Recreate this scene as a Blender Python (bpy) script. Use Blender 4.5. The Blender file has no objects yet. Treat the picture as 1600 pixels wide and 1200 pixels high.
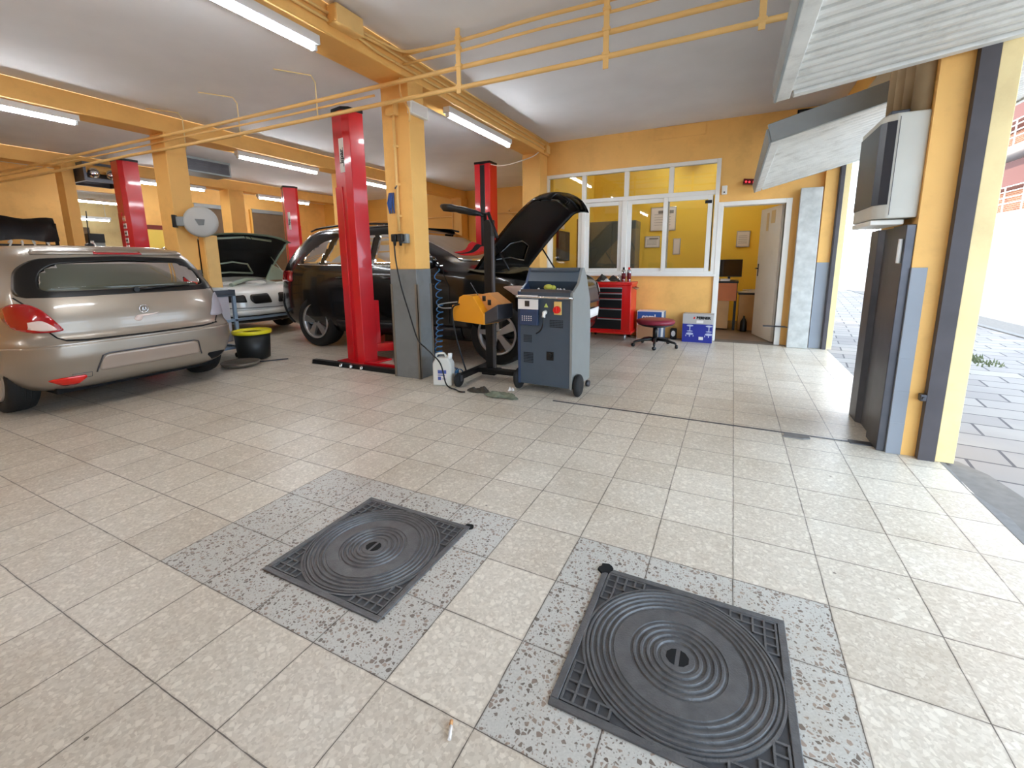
import bpy, bmesh, math, random
from mathutils import Vector, Matrix
random.seed(7)
S = bpy.context.scene
COL = S.collection
PI = math.pi

# ------------------------------------------------------------------ materials
def lin(c):
    return tuple(((v/12.92) if v <= .04045 else ((v+.055)/1.055)**2.4) for v in c)

def M(name, rgb, rough=.5, metal=0., var=0., vscale=6., bump=0., bscale=60., coat=0., spec=.5, emit=None, estr=0., alpha=None, trans=0., ior=1.45, dirt=None, dscale=2.5, damt=.5):
    """rgb is display (sRGB) colour"""
    m = bpy.data.materials.new(name); m.use_nodes = True
    nt = m.node_tree; b = nt.nodes['Principled BSDF']
    base = (*lin(rgb), 1)
    b.inputs['Base Color'].default_value = base
    b.inputs['Roughness'].default_value = rough
    b.inputs['Metallic'].default_value = metal
    b.inputs['Specular IOR Level'].default_value = spec
    b.inputs['Coat Weight'].default_value = coat
    b.inputs['Coat Roughness'].default_value = .06
    b.inputs['IOR'].default_value = ior
    if trans: b.inputs['Transmission Weight'].default_value = trans
    if emit is not None:
        b.inputs['Emission Color'].default_value = (*emit, 1); b.inputs['Emission Strength'].default_value = estr
    tc = nt.nodes.new('ShaderNodeTexCoord')
    last = None
    if var > 0:
        n = nt.nodes.new('ShaderNodeTexNoise'); n.inputs['Scale'].default_value = vscale; n.inputs['Detail'].default_value = 5
        nt.links.new(tc.outputs['Object'], n.inputs['Vector'])
        r = nt.nodes.new('ShaderNodeValToRGB')
        r.color_ramp.elements[0].position = .3; r.color_ramp.elements[1].position = .7
        d = tuple(max(0, v*(1-var)) for v in base[:3]); l = tuple(min(1, v*(1+var)) for v in base[:3])
        r.color_ramp.elements[0].color = (*d, 1); r.color_ramp.elements[1].color = (*l, 1)
        nt.links.new(n.outputs['Fac'], r.inputs['Fac']); last = r.outputs['Color']
    if dirt is not None:
        n = nt.nodes.new('ShaderNodeTexNoise'); n.inputs['Scale'].default_value = dscale; n.inputs['Detail'].default_value = 8; n.inputs['Roughness'].default_value = .7
        nt.links.new(tc.outputs['Object'], n.inputs['Vector'])
        r = nt.nodes.new('ShaderNodeMapRange'); r.inputs[1].default_value = .5; r.inputs[2].default_value = .75; r.inputs[3].default_value = 0; r.inputs[4].default_value = damt
        nt.links.new(n.outputs['Fac'], r.inputs[0])
        mx = nt.nodes.new('ShaderNodeMix'); mx.data_type = 'RGBA'
        nt.links.new(r.outputs[0], mx.inputs['Factor'])
        if last: nt.links.new(last, mx.inputs[6])
        else: mx.inputs[6].default_value = base
        mx.inputs[7].default_value = (*lin(dirt), 1); last = mx.outputs[2]
    if last: nt.links.new(last, b.inputs['Base Color'])
    if bump > 0:
        n = nt.nodes.new('ShaderNodeTexNoise'); n.inputs['Scale'].default_value = bscale; n.inputs['Detail'].default_value = 4
        nt.links.new(tc.outputs['Object'], n.inputs['Vector'])
        bp = nt.nodes.new('ShaderNodeBump'); bp.inputs['Strength'].default_value = bump; bp.inputs['Distance'].default_value = .01
        nt.links.new(n.outputs['Fac'], bp.inputs['Height']); nt.links.new(bp.outputs['Normal'], b.inputs['Normal'])
    return m

def glass(name, tint=(1, 1, 1), gloss=.10, opac=0., col=(.5, .5, .5)):
    """thin pane: transparent + sharp reflection"""
    m = bpy.data.materials.new(name); m.use_nodes = True; nt = m.node_tree
    for n in list(nt.nodes):
        if n.type != 'OUTPUT_MATERIAL': nt.nodes.remove(n)
    out = [n for n in nt.nodes if n.type == 'OUTPUT_MATERIAL'][0]
    t = nt.nodes.new('ShaderNodeBsdfTransparent'); t.inputs[0].default_value = (*tint, 1)
    g = nt.nodes.new('ShaderNodeBsdfGlossy'); g.inputs['Roughness'].default_value = .02
    fr = nt.nodes.new('ShaderNodeFresnel'); fr.inputs[0].default_value = 1.5
    ad = nt.nodes.new('ShaderNodeMath'); ad.operation = 'ADD'; ad.use_clamp = True
    ad.inputs[1].default_value = gloss; nt.links.new(fr.outputs[0], ad.inputs[0])
    mx = nt.nodes.new('ShaderNodeMixShader')
    nt.links.new(ad.outputs[0], mx.inputs[0]); nt.links.new(t.outputs[0], mx.inputs[1]); nt.links.new(g.outputs[0], mx.inputs[2])
    last = mx
    if opac > 0:
        d = nt.nodes.new('ShaderNodeBsdfDiffuse'); d.inputs[0].default_value = (*lin(col), 1)
        m2 = nt.nodes.new('ShaderNodeMixShader'); m2.inputs[0].default_value = opac
        nt.links.new(mx.outputs[0], m2.inputs[1]); nt.links.new(d.outputs[0], m2.inputs[2]); last = m2
    nt.links.new(last.outputs[0], out.inputs[0])
    return m

def tile_material(name, kind):
    m = bpy.data.materials.new(name); m.use_nodes = True; nt = m.node_tree; L = nt.links
    b = nt.nodes['Principled BSDF']
    N = lambda t: nt.nodes.new(t)
    tc = N('ShaderNodeTexCoord'); sp = N('ShaderNodeSeparateXYZ'); L.new(tc.outputs['Object'], sp.inputs[0])
    def math_(op, a, c=None, d=None):
        n = N('ShaderNodeMath'); n.operation = op
        for i, v in enumerate((a, c, d)):
            if v is None: continue
            if isinstance(v, (int, float)): n.inputs[i].default_value = v
            else: L.new(v, n.inputs[i])
        return n.outputs[0]
    def mix(f, a, c):
        n = N('ShaderNodeMix'); n.data_type = 'RGBA'
        for k, v in ((0, f), (6, a), (7, c)):
            if isinstance(v, (int, float)): n.inputs[k].default_value = v
            elif isinstance(v, tuple): n.inputs[k].default_value = (*v, 1)
            else: L.new(v, n.inputs[k])
        return n.outputs[2]
    def noise(scale, detail=3, rough=.5):
        n = N('ShaderNodeTexNoise'); n.inputs['Scale'].default_value = scale; n.inputs['Detail'].default_value = detail; n.inputs['Roughness'].default_value = rough
        L.new(tc.outputs['Object'], n.inputs['Vector']); return n.outputs['Fac']
    def vor(scale, feat='F1'):
        n = N('ShaderNodeTexVoronoi'); n.inputs['Scale'].default_value = scale; n.feature = feat
        # warp a little
        L.new(tc.outputs['Object'], n.inputs['Vector']); return n
    T = .3
    wob = math_('MULTIPLY', math_('SUBTRACT', noise(9, 4), .5), .006)
    px = math_('PINGPONG', math_('ADD', sp.outputs[0], wob), T/2); py = math_('PINGPONG', math_('ADD', sp.outputs[1], wob), T/2)
    dmin = math_('MINIMUM', px, py)
    width = math_('MULTIPLY_ADD', noise(14, 3), .0036, -.0003)
    line = math_('LESS_THAN', dmin, width)
    soft = N('ShaderNodeMapRange'); soft.inputs[1].default_value = .0; soft.inputs[2].default_value = .007; soft.inputs[3].default_value = .35; soft.inputs[4].default_value = 0
    L.new(dmin, soft.inputs[0])
    cx = math_('FLOOR', math_('DIVIDE', sp.outputs[0], T)); cy = math_('FLOOR', math_('DIVIDE', sp.outputs[1], T))
    cmb = N('ShaderNodeCombineXYZ'); L.new(cx, cmb.inputs[0]); L.new(cy, cmb.inputs[1])
    wn = N('ShaderNodeTexWhiteNoise'); L.new(cmb.outputs[0], wn.inputs['Vector'])
    if kind == 'cream':
        v = vor(120); sepc = N('ShaderNodeSeparateColor'); L.new(v.outputs['Color'], sepc.inputs[0])
        v2 = vor(38); sepd = N('ShaderNodeSeparateColor'); L.new(v2.outputs['Color'], sepd.inputs[0])
        c = mix(sepc.outputs[0], lin((.71, .665, .60)), lin((.84, .805, .745)))
        ve = vor(48, 'DISTANCE_TO_EDGE'); vf = vor(48); sf = N('ShaderNodeSeparateColor'); L.new(vf.outputs['Color'], sf.inputs[0])
        big = math_('MULTIPLY', math_('GREATER_THAN', sf.outputs[1], .45), math_('GREATER_THAN', ve.outputs['Distance'], math_('MULTIPLY_ADD', sf.outputs[2], .25, .08)))
        c = mix(math_('MULTIPLY', big, .7), c, lin((.91, .88, .82)))
        dk = math_('MULTIPLY', math_('LESS_THAN', sepd.outputs[0], .10), math_('LESS_THAN', v2.outputs['Distance'], .33))
        c = mix(math_('MULTIPLY', dk, .3), c, lin((.62, .54, .46)))
        tint = mix(wn.outputs['Value'], lin((.72, .67, .60)), lin((.87, .835, .775)))
        c = mix(.35, c, tint)
    else:
        v = vor(78); ve = vor(78, 'DISTANCE_TO_EDGE'); sepc = N('ShaderNodeSeparateColor'); L.new(v.outputs['Color'], sepc.inputs[0])
        c = mix(noise(160, 2), lin((.66, .65, .62)), lin((.80, .79, .76)))
        big = math_('MULTIPLY', math_('GREATER_THAN', sepc.outputs[0], .28), math_('GREATER_THAN', ve.outputs['Distance'], math_('MULTIPLY_ADD', sepc.outputs[2], .26, .07)))
        chip = mix(sepc.outputs[1], lin((.34, .29, .26)), lin((.62, .54, .48)))
        c = mix(math_('MULTIPLY', big, .92), c, chip)
        v3 = vor(150); sepe = N('ShaderNodeSeparateColor'); L.new(v3.outputs['Color'], sepe.inputs[0])
        sm = math_('MULTIPLY', math_('GREATER_THAN', sepe.outputs[0], .7), math_('LESS_THAN', v3.outputs['Distance'], .35))
        c = mix(math_('MULTIPLY', sm, .6), c, lin((.42, .37, .33)))
    # wear and stains
    d = N('ShaderNodeMapRange'); d.inputs[1].default_value = .52; d.inputs[2].default_value = .78; d.inputs[3].default_value = 0; d.inputs[4].default_value = .45
    L.new(noise(1.3, 8, .65), d.inputs[0]); c = mix(d.outputs[0], c, lin((.58, .50, .38)))
    # small dark droppings
    v4 = vor(5.5); s4 = N('ShaderNodeSeparateColor'); L.new(v4.outputs['Color'], s4.inputs[0])
    sp4 = math_('MULTIPLY', math_('LESS_THAN', math_('ADD', v4.outputs['Distance'], math_('MULTIPLY', noise(50, 3), .04)), .052), math_('GREATER_THAN', s4.outputs[0], .62))
    c = mix(math_('MULTIPLY', sp4, .75), c, lin((.25, .20, .16)))
    c = mix(soft.outputs[0], c, lin((.42, .34, .26)))
    c = mix(math_('MULTIPLY', line, .85), c, lin((.22, .18, .15)))
    L.new(c, b.inputs['Base Color'])
    rr = N('ShaderNodeMapRange'); rr.inputs[3].default_value = .22; rr.inputs[4].default_value = .50
    L.new(noise(3.5, 6, .6), rr.inputs[0]); L.new(rr.outputs[0], b.inputs['Roughness'])
    b.inputs['Specular IOR Level'].default_value = .5
    bp = N('ShaderNodeBump'); bp.inputs['Strength'].default_value = .35; bp.inputs['Distance'].default_value = .004
    hh = math_('SUBTRACT', math_('MULTIPLY', wn.outputs['Value'], .25), line); L.new(hh, bp.inputs['Height']); L.new(bp.outputs['Normal'], b.inputs['Normal'])
    return m

def paver_material():
    m = bpy.data.materials.new('street_pavers'); m.use_nodes = True; nt = m.node_tree; L = nt.links; b = nt.nodes['Principled BSDF']
    tc = nt.nodes.new('ShaderNodeTexCoord'); mp = nt.nodes.new('ShaderNodeMapping'); mp.inputs['Rotation'].default_value = (0, 0, .12)
    L.new(tc.outputs['Object'], mp.inputs[0])
    br = nt.nodes.new('ShaderNodeTexBrick'); br.offset = .5; br.inputs['Scale'].default_value = 1.0
    br.inputs['Brick Width'].default_value = .42; br.inputs['Row Height'].default_value = .28; br.inputs['Mortar Size'].default_value = .009
    br.inputs['Color1'].default_value = (*lin((.50, .48, .47)), 1); br.inputs['Color2'].default_value = (*lin((.58, .56, .54)), 1); br.inputs['Mortar'].default_value = (*lin((.28, .27, .28)), 1)
    L.new(mp.outputs[0], br.inputs['Vector'])
    n = nt.nodes.new('ShaderNodeTexNoise'); n.inputs['Scale'].default_value = 2; n.inputs['Detail'].default_value = 8; L.new(tc.outputs['Object'], n.inputs['Vector'])
    mr = nt.nodes.new('ShaderNodeMapRange'); mr.inputs[1].default_value = .5; mr.inputs[2].default_value = .8; mr.inputs[4].default_value = .5; L.new(n.outputs['Fac'], mr.inputs[0])
    mx = nt.nodes.new('ShaderNodeMix'); mx.data_type = 'RGBA'; L.new(mr.outputs[0], mx.inputs[0]); L.new(br.outputs['Color'], mx.inputs[6]); mx.inputs[7].default_value = (*lin((.45, .43, .43)), 1)
    L.new(mx.outputs[2], b.inputs['Base Color']); b.inputs['Roughness'].default_value = .75
    return m

def brick_material(name, c1, c2, mortar, s=1.):
    m = bpy.data.materials.new(name); m.use_nodes = True; nt = m.node_tree; L = nt.links; b = nt.nodes['Principled BSDF']
    tc = nt.nodes.new('ShaderNodeTexCoord'); mp = nt.nodes.new('ShaderNodeMapping'); mp.inputs['Rotation'].default_value = (PI/2, 0, PI/2)
    L.new(tc.outputs['Object'], mp.inputs[0])
    br = nt.nodes.new('ShaderNodeTexBrick'); br.inputs['Scale'].default_value = s
    br.inputs['Brick Width'].default_value = .26; br.inputs['Row Height'].default_value = .075; br.inputs['Mortar Size'].default_value = .008
    sp = nt.nodes.new('ShaderNodeSeparateXYZ'); cb = nt.nodes.new('ShaderNodeCombineXYZ')
    L.new(tc.outputs['Object'], sp.inputs[0]); L.new(sp.outputs[1], cb.inputs[0]); L.new(sp.outputs[2], cb.inputs[1]); L.new(cb.outputs[0], br.inputs['Vector'])
    br.inputs['Color1'].default_value = (*lin(c1), 1); br.inputs['Color2'].default_value = (*lin(c2), 1); br.inputs['Mortar'].default_value = (*lin(mortar), 1)
    L.new(br.outputs['Color'], b.inputs['Base Color']); b.inputs['Roughness'].default_value = .85
    return m

m_tile = tile_material('cream_terrazzo_tile', 'cream'); m_speck = tile_material('speckled_terrazzo_slab', 'speck')
m_pav = paver_material()
m_ceil = M('ceiling_paint', (.91, .91, .92), .8, var=.05, vscale=1.5)
m_or = M('orange_wall_paint', (.95, .74, .42), .55, var=.06, vscale=2, dirt=(.66, .44, .20), dscale=3, damt=.25, bump=.1, bscale=30)
m_ord = M('ochre_wall_paint', (.91, .69, .33), .5, var=.05, vscale=2)
m_yel = M('yellow_office_paint', (.96, .80, .28), .6, var=.05, vscale=1.2)
m_cream = M('cream_paint', (.93, .84, .62), .6, var=.06, vscale=3, dirt=(.7, .55, .35), damt=.3)
m_pgrey = M('grey_pillar_paint', (.47, .48, .48), .45, var=.08, vscale=4, dirt=(.30, .27, .24), damt=.4)
m_ptile = M('grey_wall_tile', (.55, .57, .60), .3, var=.05, vscale=3)
m_guard = M('pillar_edge_guard', (.50, .46, .41), .5, metal=.3, var=.1)
m_white = M('white_painted_aluminium', (.93, .92, .89), .35, var=.02)
m_door = M('white_door_paint', (.87, .84, .79), .5, var=.04, vscale=2, dirt=(.6, .5, .4), damt=.15)
m_black = M('black_plastic', (.06, .06, .065), .4)
m_blackm = M('black_steel', (.08, .08, .085), .38, metal=.3, var=.1)
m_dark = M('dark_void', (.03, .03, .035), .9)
m_rub = M('tyre_rubber', (.10, .10, .10), .75, bump=.2, bscale=120)
m_red = M('red_lift_paint', (.78, .05, .10), .3, coat=.5, var=.06, vscale=5)
m_redb = M('red_toolbox_paint', (.85, .07, .06), .3, coat=.4)
m_chrome = M('chrome', (.85, .85, .86), .15, metal=1)
m_alu = M('alloy_rim', (.72, .73, .74), .3, metal=.85)
m_steel = M('dark_steel', (.35, .35, .37), .4, metal=.7, var=.12, vscale=8)
m_rail = M('dark_rail_paint', (.30, .28, .29), .6, var=.12, vscale=6)
m_galv = M('galvanised_sheet', (.74, .74, .72), .5, metal=.15, var=.16, vscale=11, dirt=(.6, .6, .58), damt=.4)
m_shut = M('light_grey_shutter', (.86, .86, .84), .5, metal=.1, var=.07, vscale=7, dirt=(.45, .42, .36), dscale=5, damt=.45)
m_frame = M('shutter_frame_steel', (.56, .58, .58), .5, metal=.2, var=.08)
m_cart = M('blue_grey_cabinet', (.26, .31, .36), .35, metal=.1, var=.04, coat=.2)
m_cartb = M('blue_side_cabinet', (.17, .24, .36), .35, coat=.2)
m_amber = M('orange_tester_paint', (.93, .62, .12), .35, coat=.3)
m_clio = M('champagne_metallic_paint', (.61, .57, .52), .34, metal=.5, coat=.6)
m_cliod = M('champagne_paint_recess_lit', (.68, .62, .57), .35, metal=.3, coat=.3)
m_primer = M('grey_primer', (.66, .64, .66), .5)
m_suv = M('black_car_paint', (.03, .032, .04), .22, coat=.55, spec=.4)
m_sidep = M('grey_side_paint', (.52, .53, .52), .45, metal=.1, var=.05)
m_suvm = M('black_bumper_plastic', (.05, .06, .09), .35)
m_wcar = M('white_car_paint', (.90, .90, .88), .2, coat=.8)
m_lens = M('red_lamp_lens', (.62, .02, .06), .12, coat=1)
m_lensc = M('clear_lamp_lens', (.88, .80, .76), .15, coat=1)
m_lensr = M('red_reflector', (.85, .07, .04), .15, coat=1)
m_car_glass = glass('tinted_car_glass', (.50, .56, .53), .0)
m_win_glass = glass('window_glass', (.97, .98, .97), .02)
m_seat = M('dark_seat_fabric', (.16, .17, .18), .9)
m_tube = M('fluorescent_tube', (1, 1, 1), .4, emit=(.90, .95, 1.), estr=62)
m_lampw = M('white_lamp_housing', (.88, .89, .90), .4)
m_pipe = M('orange_painted_conduit', (.93, .76, .48), .5, var=.05)
m_poly = M('translucent_white_plastic', (.90, .90, .87), .35, trans=.15)
m_label = M('paper_label', (.90, .88, .86), .6)
m_bluel = M('blue_print', (.30, .36, .62), .6)
m_ink = M('black_ink', (.07, .06, .07), .6)
m_coil = M('blue_air_hose', (.10, .38, .58), .3, coat=.4)
m_rag1 = M('dark_oily_rag', (.25, .23, .20), .95, var=.2, vscale=30)
m_rag2 = M('green_grey_rag', (.45, .47, .40), .95, var=.25, vscale=25)
m_olive = M('olive_cover_cloth', (.47, .43, .33), .9, var=.25, vscale=14, bump=.3, bscale=25)
m_stool = M('maroon_vinyl', (.50, .12, .20), .4)
m_iron = M('cast_iron_cover', (.37, .37, .375), .42, metal=.3, var=.16, vscale=25, bump=.25, bscale=180, dirt=(.44, .43, .42), dscale=6, damt=.45)
m_navy = M('navy_carton_print', (.16, .19, .55), .5)
m_navy2 = M('blue_carton_print', (.17, .33, .58), .5)
m_cart1 = M('grey_carton', (.72, .70, .68), .6)
m_brown = M('brown_cardboard', (.66, .50, .36), .8)
m_wood = M('light_wood_laminate', (.80, .64, .44), .5, var=.08, vscale=5)
m_woodo = M('orange_wood_laminate', (.80, .47, .28), .45, var=.06, vscale=5)
m_brn = M('brown_gate', (.42, .34, .25), .7, var=.08)
m_tan = M('tan_plastic_cover', (.78, .67, .48), .6)
m_silver = M('silver_bonnet_underside', (.62, .68, .62), .4, metal=.4)
m_tarp = M('black_tarpaulin', (.07, .075, .09), .35, var=.2, bump=.5, bscale=14)
m_ygreen = M('pale_green_fabric', (.75, .80, .42), .9)
m_yellow = M('yellow_plastic', (.88, .82, .12), .4)
m_disc = M('pale_grey_plastic', (.74, .74, .72), .45)
m_tiler = M('grey_tray_metal', (.45, .42, .38), .4, metal=.4)
m_trol = M('blue_grey_trolley', (.50, .57, .64), .4, metal=.1)
m_asph = M('asphalt', (.46, .44, .42), .9, var=.12, vscale=20)
m_fac = M('white_render', (.93, .91, .89), .8, var=.04)
m_fac2 = M('pale_render', (.85, .82, .78), .8, var=.06)
m_brick = brick_material('orange_brick', (.72, .48, .34), (.64, .40, .28), (.78, .68, .58))
m_winb = M('dark_window', (.25, .24, .24), .2)
m_redbrn = M('red_brown_screen', (.36, .20, .16), .8)
m_leaf = M('dark_leaf', (.10, .20, .12), .6)
m_green = M('weed_leaf', (.36, .38, .26), .8)
m_screen = M('black_screen', (.03, .03, .04), .08, coat=.5)
m_conc = M('grey_mortar', (.48, .47, .46), .9, var=.1, vscale=30)
m_whitet = M('white_marking', (.93, .93, .92), .5)
m_orangeb = M('orange_carton', (.85, .45, .20), .6)
m_copper = M('cream_filter_paper', (.82, .62, .42), .8)

# ------------------------------------------------------------------ mesh helpers
class B:
    def __init__(s): s.bm = bmesh.new(); s.mi = 0
    def _fin(s, verts, faces, smooth=False):
        vs = [s.bm.verts.new(v) for v in verts]; out = []
        for f in faces:
            try:
                fc = s.bm.faces.new([vs[i] for i in f]); fc.material_index = s.mi; fc.smooth = smooth; out.append(fc)
            except ValueError: pass
        return vs, out
    def box(s, x0, x1, y0, y1, z0, z1, bev=0., seg=2, mat=None):
        v = [(x0, y0, z0), (x1, y0, z0), (x1, y1, z0), (x0, y1, z0), (x0, y0, z1), (x1, y0, z1), (x1, y1, z1), (x0, y1, z1)]
        if mat is not None: v = [tuple(mat @ Vector(p)) for p in v]
        f = [(0, 3, 2, 1), (4, 5, 6, 7), (0, 1, 5, 4), (1, 2, 6, 5), (2, 3, 7, 6), (3, 0, 4, 7)]
        vs, fs = s._fin(v, f)
        if bev > 0:
            es = list({e for fc in fs for e in fc.edges})
            r = bmesh.ops.bevel(s.bm, geom=es, offset=bev, segments=seg, affect='EDGES', profile=.5)
            for fc in r['faces']: fc.material_index = s.mi; fc.smooth = True
        return s
    def prism(s, poly, axis, a, b, bev=0., mat=None):
        """poly in the two other axes (cyclic order), extruded along axis from a to b"""
        n = len(poly)
        def P(p, t):
            if axis == 'x': q = (t, p[0], p[1])
            elif axis == 'y': q = (p[0], t, p[1])
            else: q = (p[0], p[1], t)
            return tuple(mat @ Vector(q)) if mat is not None else q
        v = [P(p, a) for p in poly] + [P(p, b) for p in poly]
        f = [tuple(range(n)), tuple(range(2*n-1, n-1, -1))] + [(i, (i+1) % n, n+(i+1) % n, n+i) for i in range(n)]
        vs, fs = s._fin(v, f)
        bmesh.ops.recalc_face_normals(s.bm, faces=fs)
        if bev > 0:
            es = list({e for fc in fs for e in fc.edges})
            r = bmesh.ops.bevel(s.bm, geom=es, offset=bev, segments=2, affect='EDGES', profile=.5)
            for fc in r['faces']: fc.material_index = s.mi
        return s
    def cyl(s, p0, p1, r0, r1=None, n=20, caps=True, smooth=True):
        if r1 is None: r1 = r0
        p0 = Vector(p0); p1 = Vector(p1); d = (p1-p0).normalized(); q = d.to_track_quat('Z', 'Y').to_matrix()
        v = []
        for p, r in ((p0, r0), (p1, r1)):
            for i in range(n):
                a = 2*PI*i/n; v.append(tuple(p + q @ Vector((r*math.cos(a), r*math.sin(a), 0))))
        f = [(i, (i+1) % n, n+(i+1) % n, n+i) for i in range(n)]
        vs, fs = s._fin(v, f, smooth)
        if caps:
            for ring, rev in ((vs[:n], True), (vs[n:], False)):
                try:
                    fc = s.bm.faces.new(ring[::-1] if rev else ring); fc.material_index = s.mi
                except ValueError: pass
        return s
    def lathe(s, prof, origin=(0, 0, 0), axis='z', n=40, mat=None, closed=False):
        """prof = [(r, h)...]; turned about the axis through origin"""
        o = Vector(origin); rings = []
        for r, h in prof:
            ring = []
            for i in range(n):
                a = 2*PI*i/n; c, t = r*math.cos(a), r*math.sin(a)
                q = {'z': (c, t, h), 'y': (c, h, t), 'x': (h, c, t)}[axis]
                q = Vector(q)
                if mat is not None: q = mat @ q
                ring.append(s.bm.verts.new(o+q))
            rings.append(ring)
        fs = []
        pr = list(zip(rings[:-1], rings[1:]))
        if closed: pr.append((rings[-1], rings[0]))
        for a_, b_ in pr:
            for i in range(n):
                fc = s.bm.faces.new((a_[i], a_[(i+1) % n], b_[(i+1) % n], b_[i])); fc.smooth = True; fc.material_index = s.mi; fs.append(fc)
        if not closed:
            for ring, (r, h) in ((rings[0], prof[0]), (rings[-1], prof[-1])):
                if r > 1e-5:
                    fc = s.bm.faces.new(ring); fc.material_index = s.mi; fs.append(fc)
        bmesh.ops.recalc_face_normals(s.bm, faces=fs)
        return s
    def tube(s, pts, r, n=8, caps=True, closed=False):
        pts = [Vector(p) for p in pts]; rings = []; k = len(pts)
        rr = r if isinstance(r, (list, tuple)) else [r]*k
        up = None
        for i, p in enumerate(pts):
            a = pts[max(i-1, 0)]; b = pts[min(i+1, k-1)]
            d = (b-a).normalized()
            if up is None:
                up = Vector((0, 0, 1)) if abs(d.z) < .9 else Vector((1, 0, 0))
            x = up.cross(d)
            if x.length < 1e-6: x = Vector((1, 0, 0)).cross(d)
            x.normalize(); y = d.cross(x).normalized(); up = y
            rings.append([s.bm.verts.new(p + x*rr[i]*math.cos(2*PI*j/n) + y*rr[i]*math.sin(2*PI*j/n)) for j in range(n)])
        for a_, b_ in zip(rings[:-1], rings[1:]):
            for j in range(n):
                fc = s.bm.faces.new((a_[j], a_[(j+1) % n], b_[(j+1) % n], b_[j])); fc.smooth = True; fc.material_index = s.mi
        if caps:
            for rg in (rings[0][::-1], rings[-1]):
                fc = s.bm.faces.new(rg); fc.material_index = s.mi
        return s
    def ball(s, c, r, seg=16, sc=(1, 1, 1)):
        g = bmesh.ops.create_uvsphere(s.bm, u_segments=seg, v_segments=max(6, seg//2), radius=r)
        for v in g['verts']: v.co = Vector((v.co.x*sc[0], v.co.y*sc[1], v.co.z*sc[2])) + Vector(c)
        for v in g['verts']:
            for f in v.link_faces: f.smooth = True; f.material_index = s.mi
        return s
    def merge(s, me, mat=None):
        t = bmesh.new(); t.from_mesh(me)
        if mat is not None: bmesh.ops.transform(t, matrix=mat, verts=t.verts)
        tmp = bpy.data.meshes.new('tmp'); t.to_mesh(tmp); t.free()
        s.bm.from_mesh(tmp); bpy.data.meshes.remove(tmp); return s

def smooth_pts(pts, k=8):
    P = [Vector(p) for p in pts]; out = []
    for i in range(len(P)-1):
        p0 = P[max(i-1, 0)]; p1 = P[i]; p2 = P[i+1]; p3 = P[min(i+2, len(P)-1)]
        for j in range(k):
            t = j/k
            out.append(.5*((2*p1)+(-p0+p2)*t+(2*p0-5*p1+4*p2-p3)*t*t+(-p0+3*p1-3*p2+p3)*t**3))
    out.append(P[-1]); return out

def thing(name, label, cat, loc=(0, 0, 0), rotz=0, group=None):
    o = bpy.data.objects.new(name, None); COL.objects.link(o); o.empty_display_size = .1
    o.location = loc; o.rotation_euler = (0, 0, rotz); o['label'] = label; o['category'] = cat
    if group: o['group'] = group
    return o
def obj(name, b, mats, parent=None, label=None, world=False, sharp=None):
    bm = b.bm if isinstance(b, B) else b
    me = bpy.data.meshes.new(name)
    if world and parent is not None:
        T = Matrix.Translation(parent.location) @ Matrix.Rotation(parent.rotation_euler.z, 4, 'Z')
        if parent.parent is not None: T = parent.parent.matrix_basis @ T
        bmesh.ops.transform(bm, matrix=T.inverted(), verts=bm.verts)
    bm.to_mesh(me); bm.free()
    if sharp:
        me.set_sharp_from_angle(angle=math.radians(sharp))
    o = bpy.data.objects.new(name, me); COL.objects.link(o)
    for m in (mats if isinstance(mats, (list, tuple)) else [mats]): me.materials.append(m)
    if parent is not None: o.parent = parent
    if label: o['label'] = label
    return o
def tag(o, label, cat, group=None, kind=None):
    o['label'] = label; o['category'] = cat
    if group: o['group'] = group
    if kind: o['kind'] = kind
    return o
def single(name, b, mats, label, cat, group=None, origin=None, sharp=None):
    o = obj(name, b, mats, None, sharp=sharp); tag(o, label, cat, group)
    return o
def struct(name, b, mats, parent=None):
    o = obj(name, b, mats, parent)
    if parent is None: o['kind'] = 'structure'
    return o
def dup(root, loc, rotz=None, label=None, group=None):
    r = root.copy(); COL.objects.link(r); r.location = loc
    if rotz is not None: r.rotation_euler = (0, 0, rotz)
    if label: r['label'] = label
    if group: r['group'] = group
    for ch in list(root.children):
        c = ch.copy(); COL.objects.link(c); c.parent = r
        for g in ch.children:
            d = g.copy(); COL.objects.link(d); d.parent = c
    return r
def text_mesh(txt, size, depth=.001, bold=0.):
    cu = bpy.data.curves.new('t', 'FONT'); cu.body = txt; cu.size = size; cu.extrude = depth; cu.offset = bold
    cu.align_x = 'CENTER'; cu.align_y = 'CENTER'
    o = bpy.data.objects.new('t', cu); COL.objects.link(o); bpy.context.view_layer.update()
    me = bpy.data.meshes.new_from_object(o.evaluated_get(bpy.context.evaluated_depsgraph_get()))
    bpy.data.objects.remove(o); bpy.data.curves.remove(cu); return me
# text facing -Y, reading along +X
def text_front(b, txt, size, c, depth=.001, roll=0., bold=0.):
    me = text_mesh(txt, size, depth, bold)
    mat = Matrix.Translation(Vector(c)) @ Matrix.Rotation(PI/2, 4, 'X') @ Matrix.Rotation(roll, 4, 'Z')
    b.merge(me, mat); bpy.data.meshes.remove(me)
def boolean(o, cutter):
    md = o.modifiers.new('b', 'BOOLEAN'); md.operation = 'DIFFERENCE'; md.solver = 'EXACT'; md.object = cutter
    try: md.material_mode = 'TRANSFER'
    except Exception: pass
    bpy.context.view_layer.update()
    me = bpy.data.meshes.new_from_object(o.evaluated_get(bpy.context.evaluated_depsgraph_get()))
    o.modifiers.clear(); old = o.data; o.data = me; me.name = old.name
    bpy.data.objects.remove(cutter)


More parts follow.
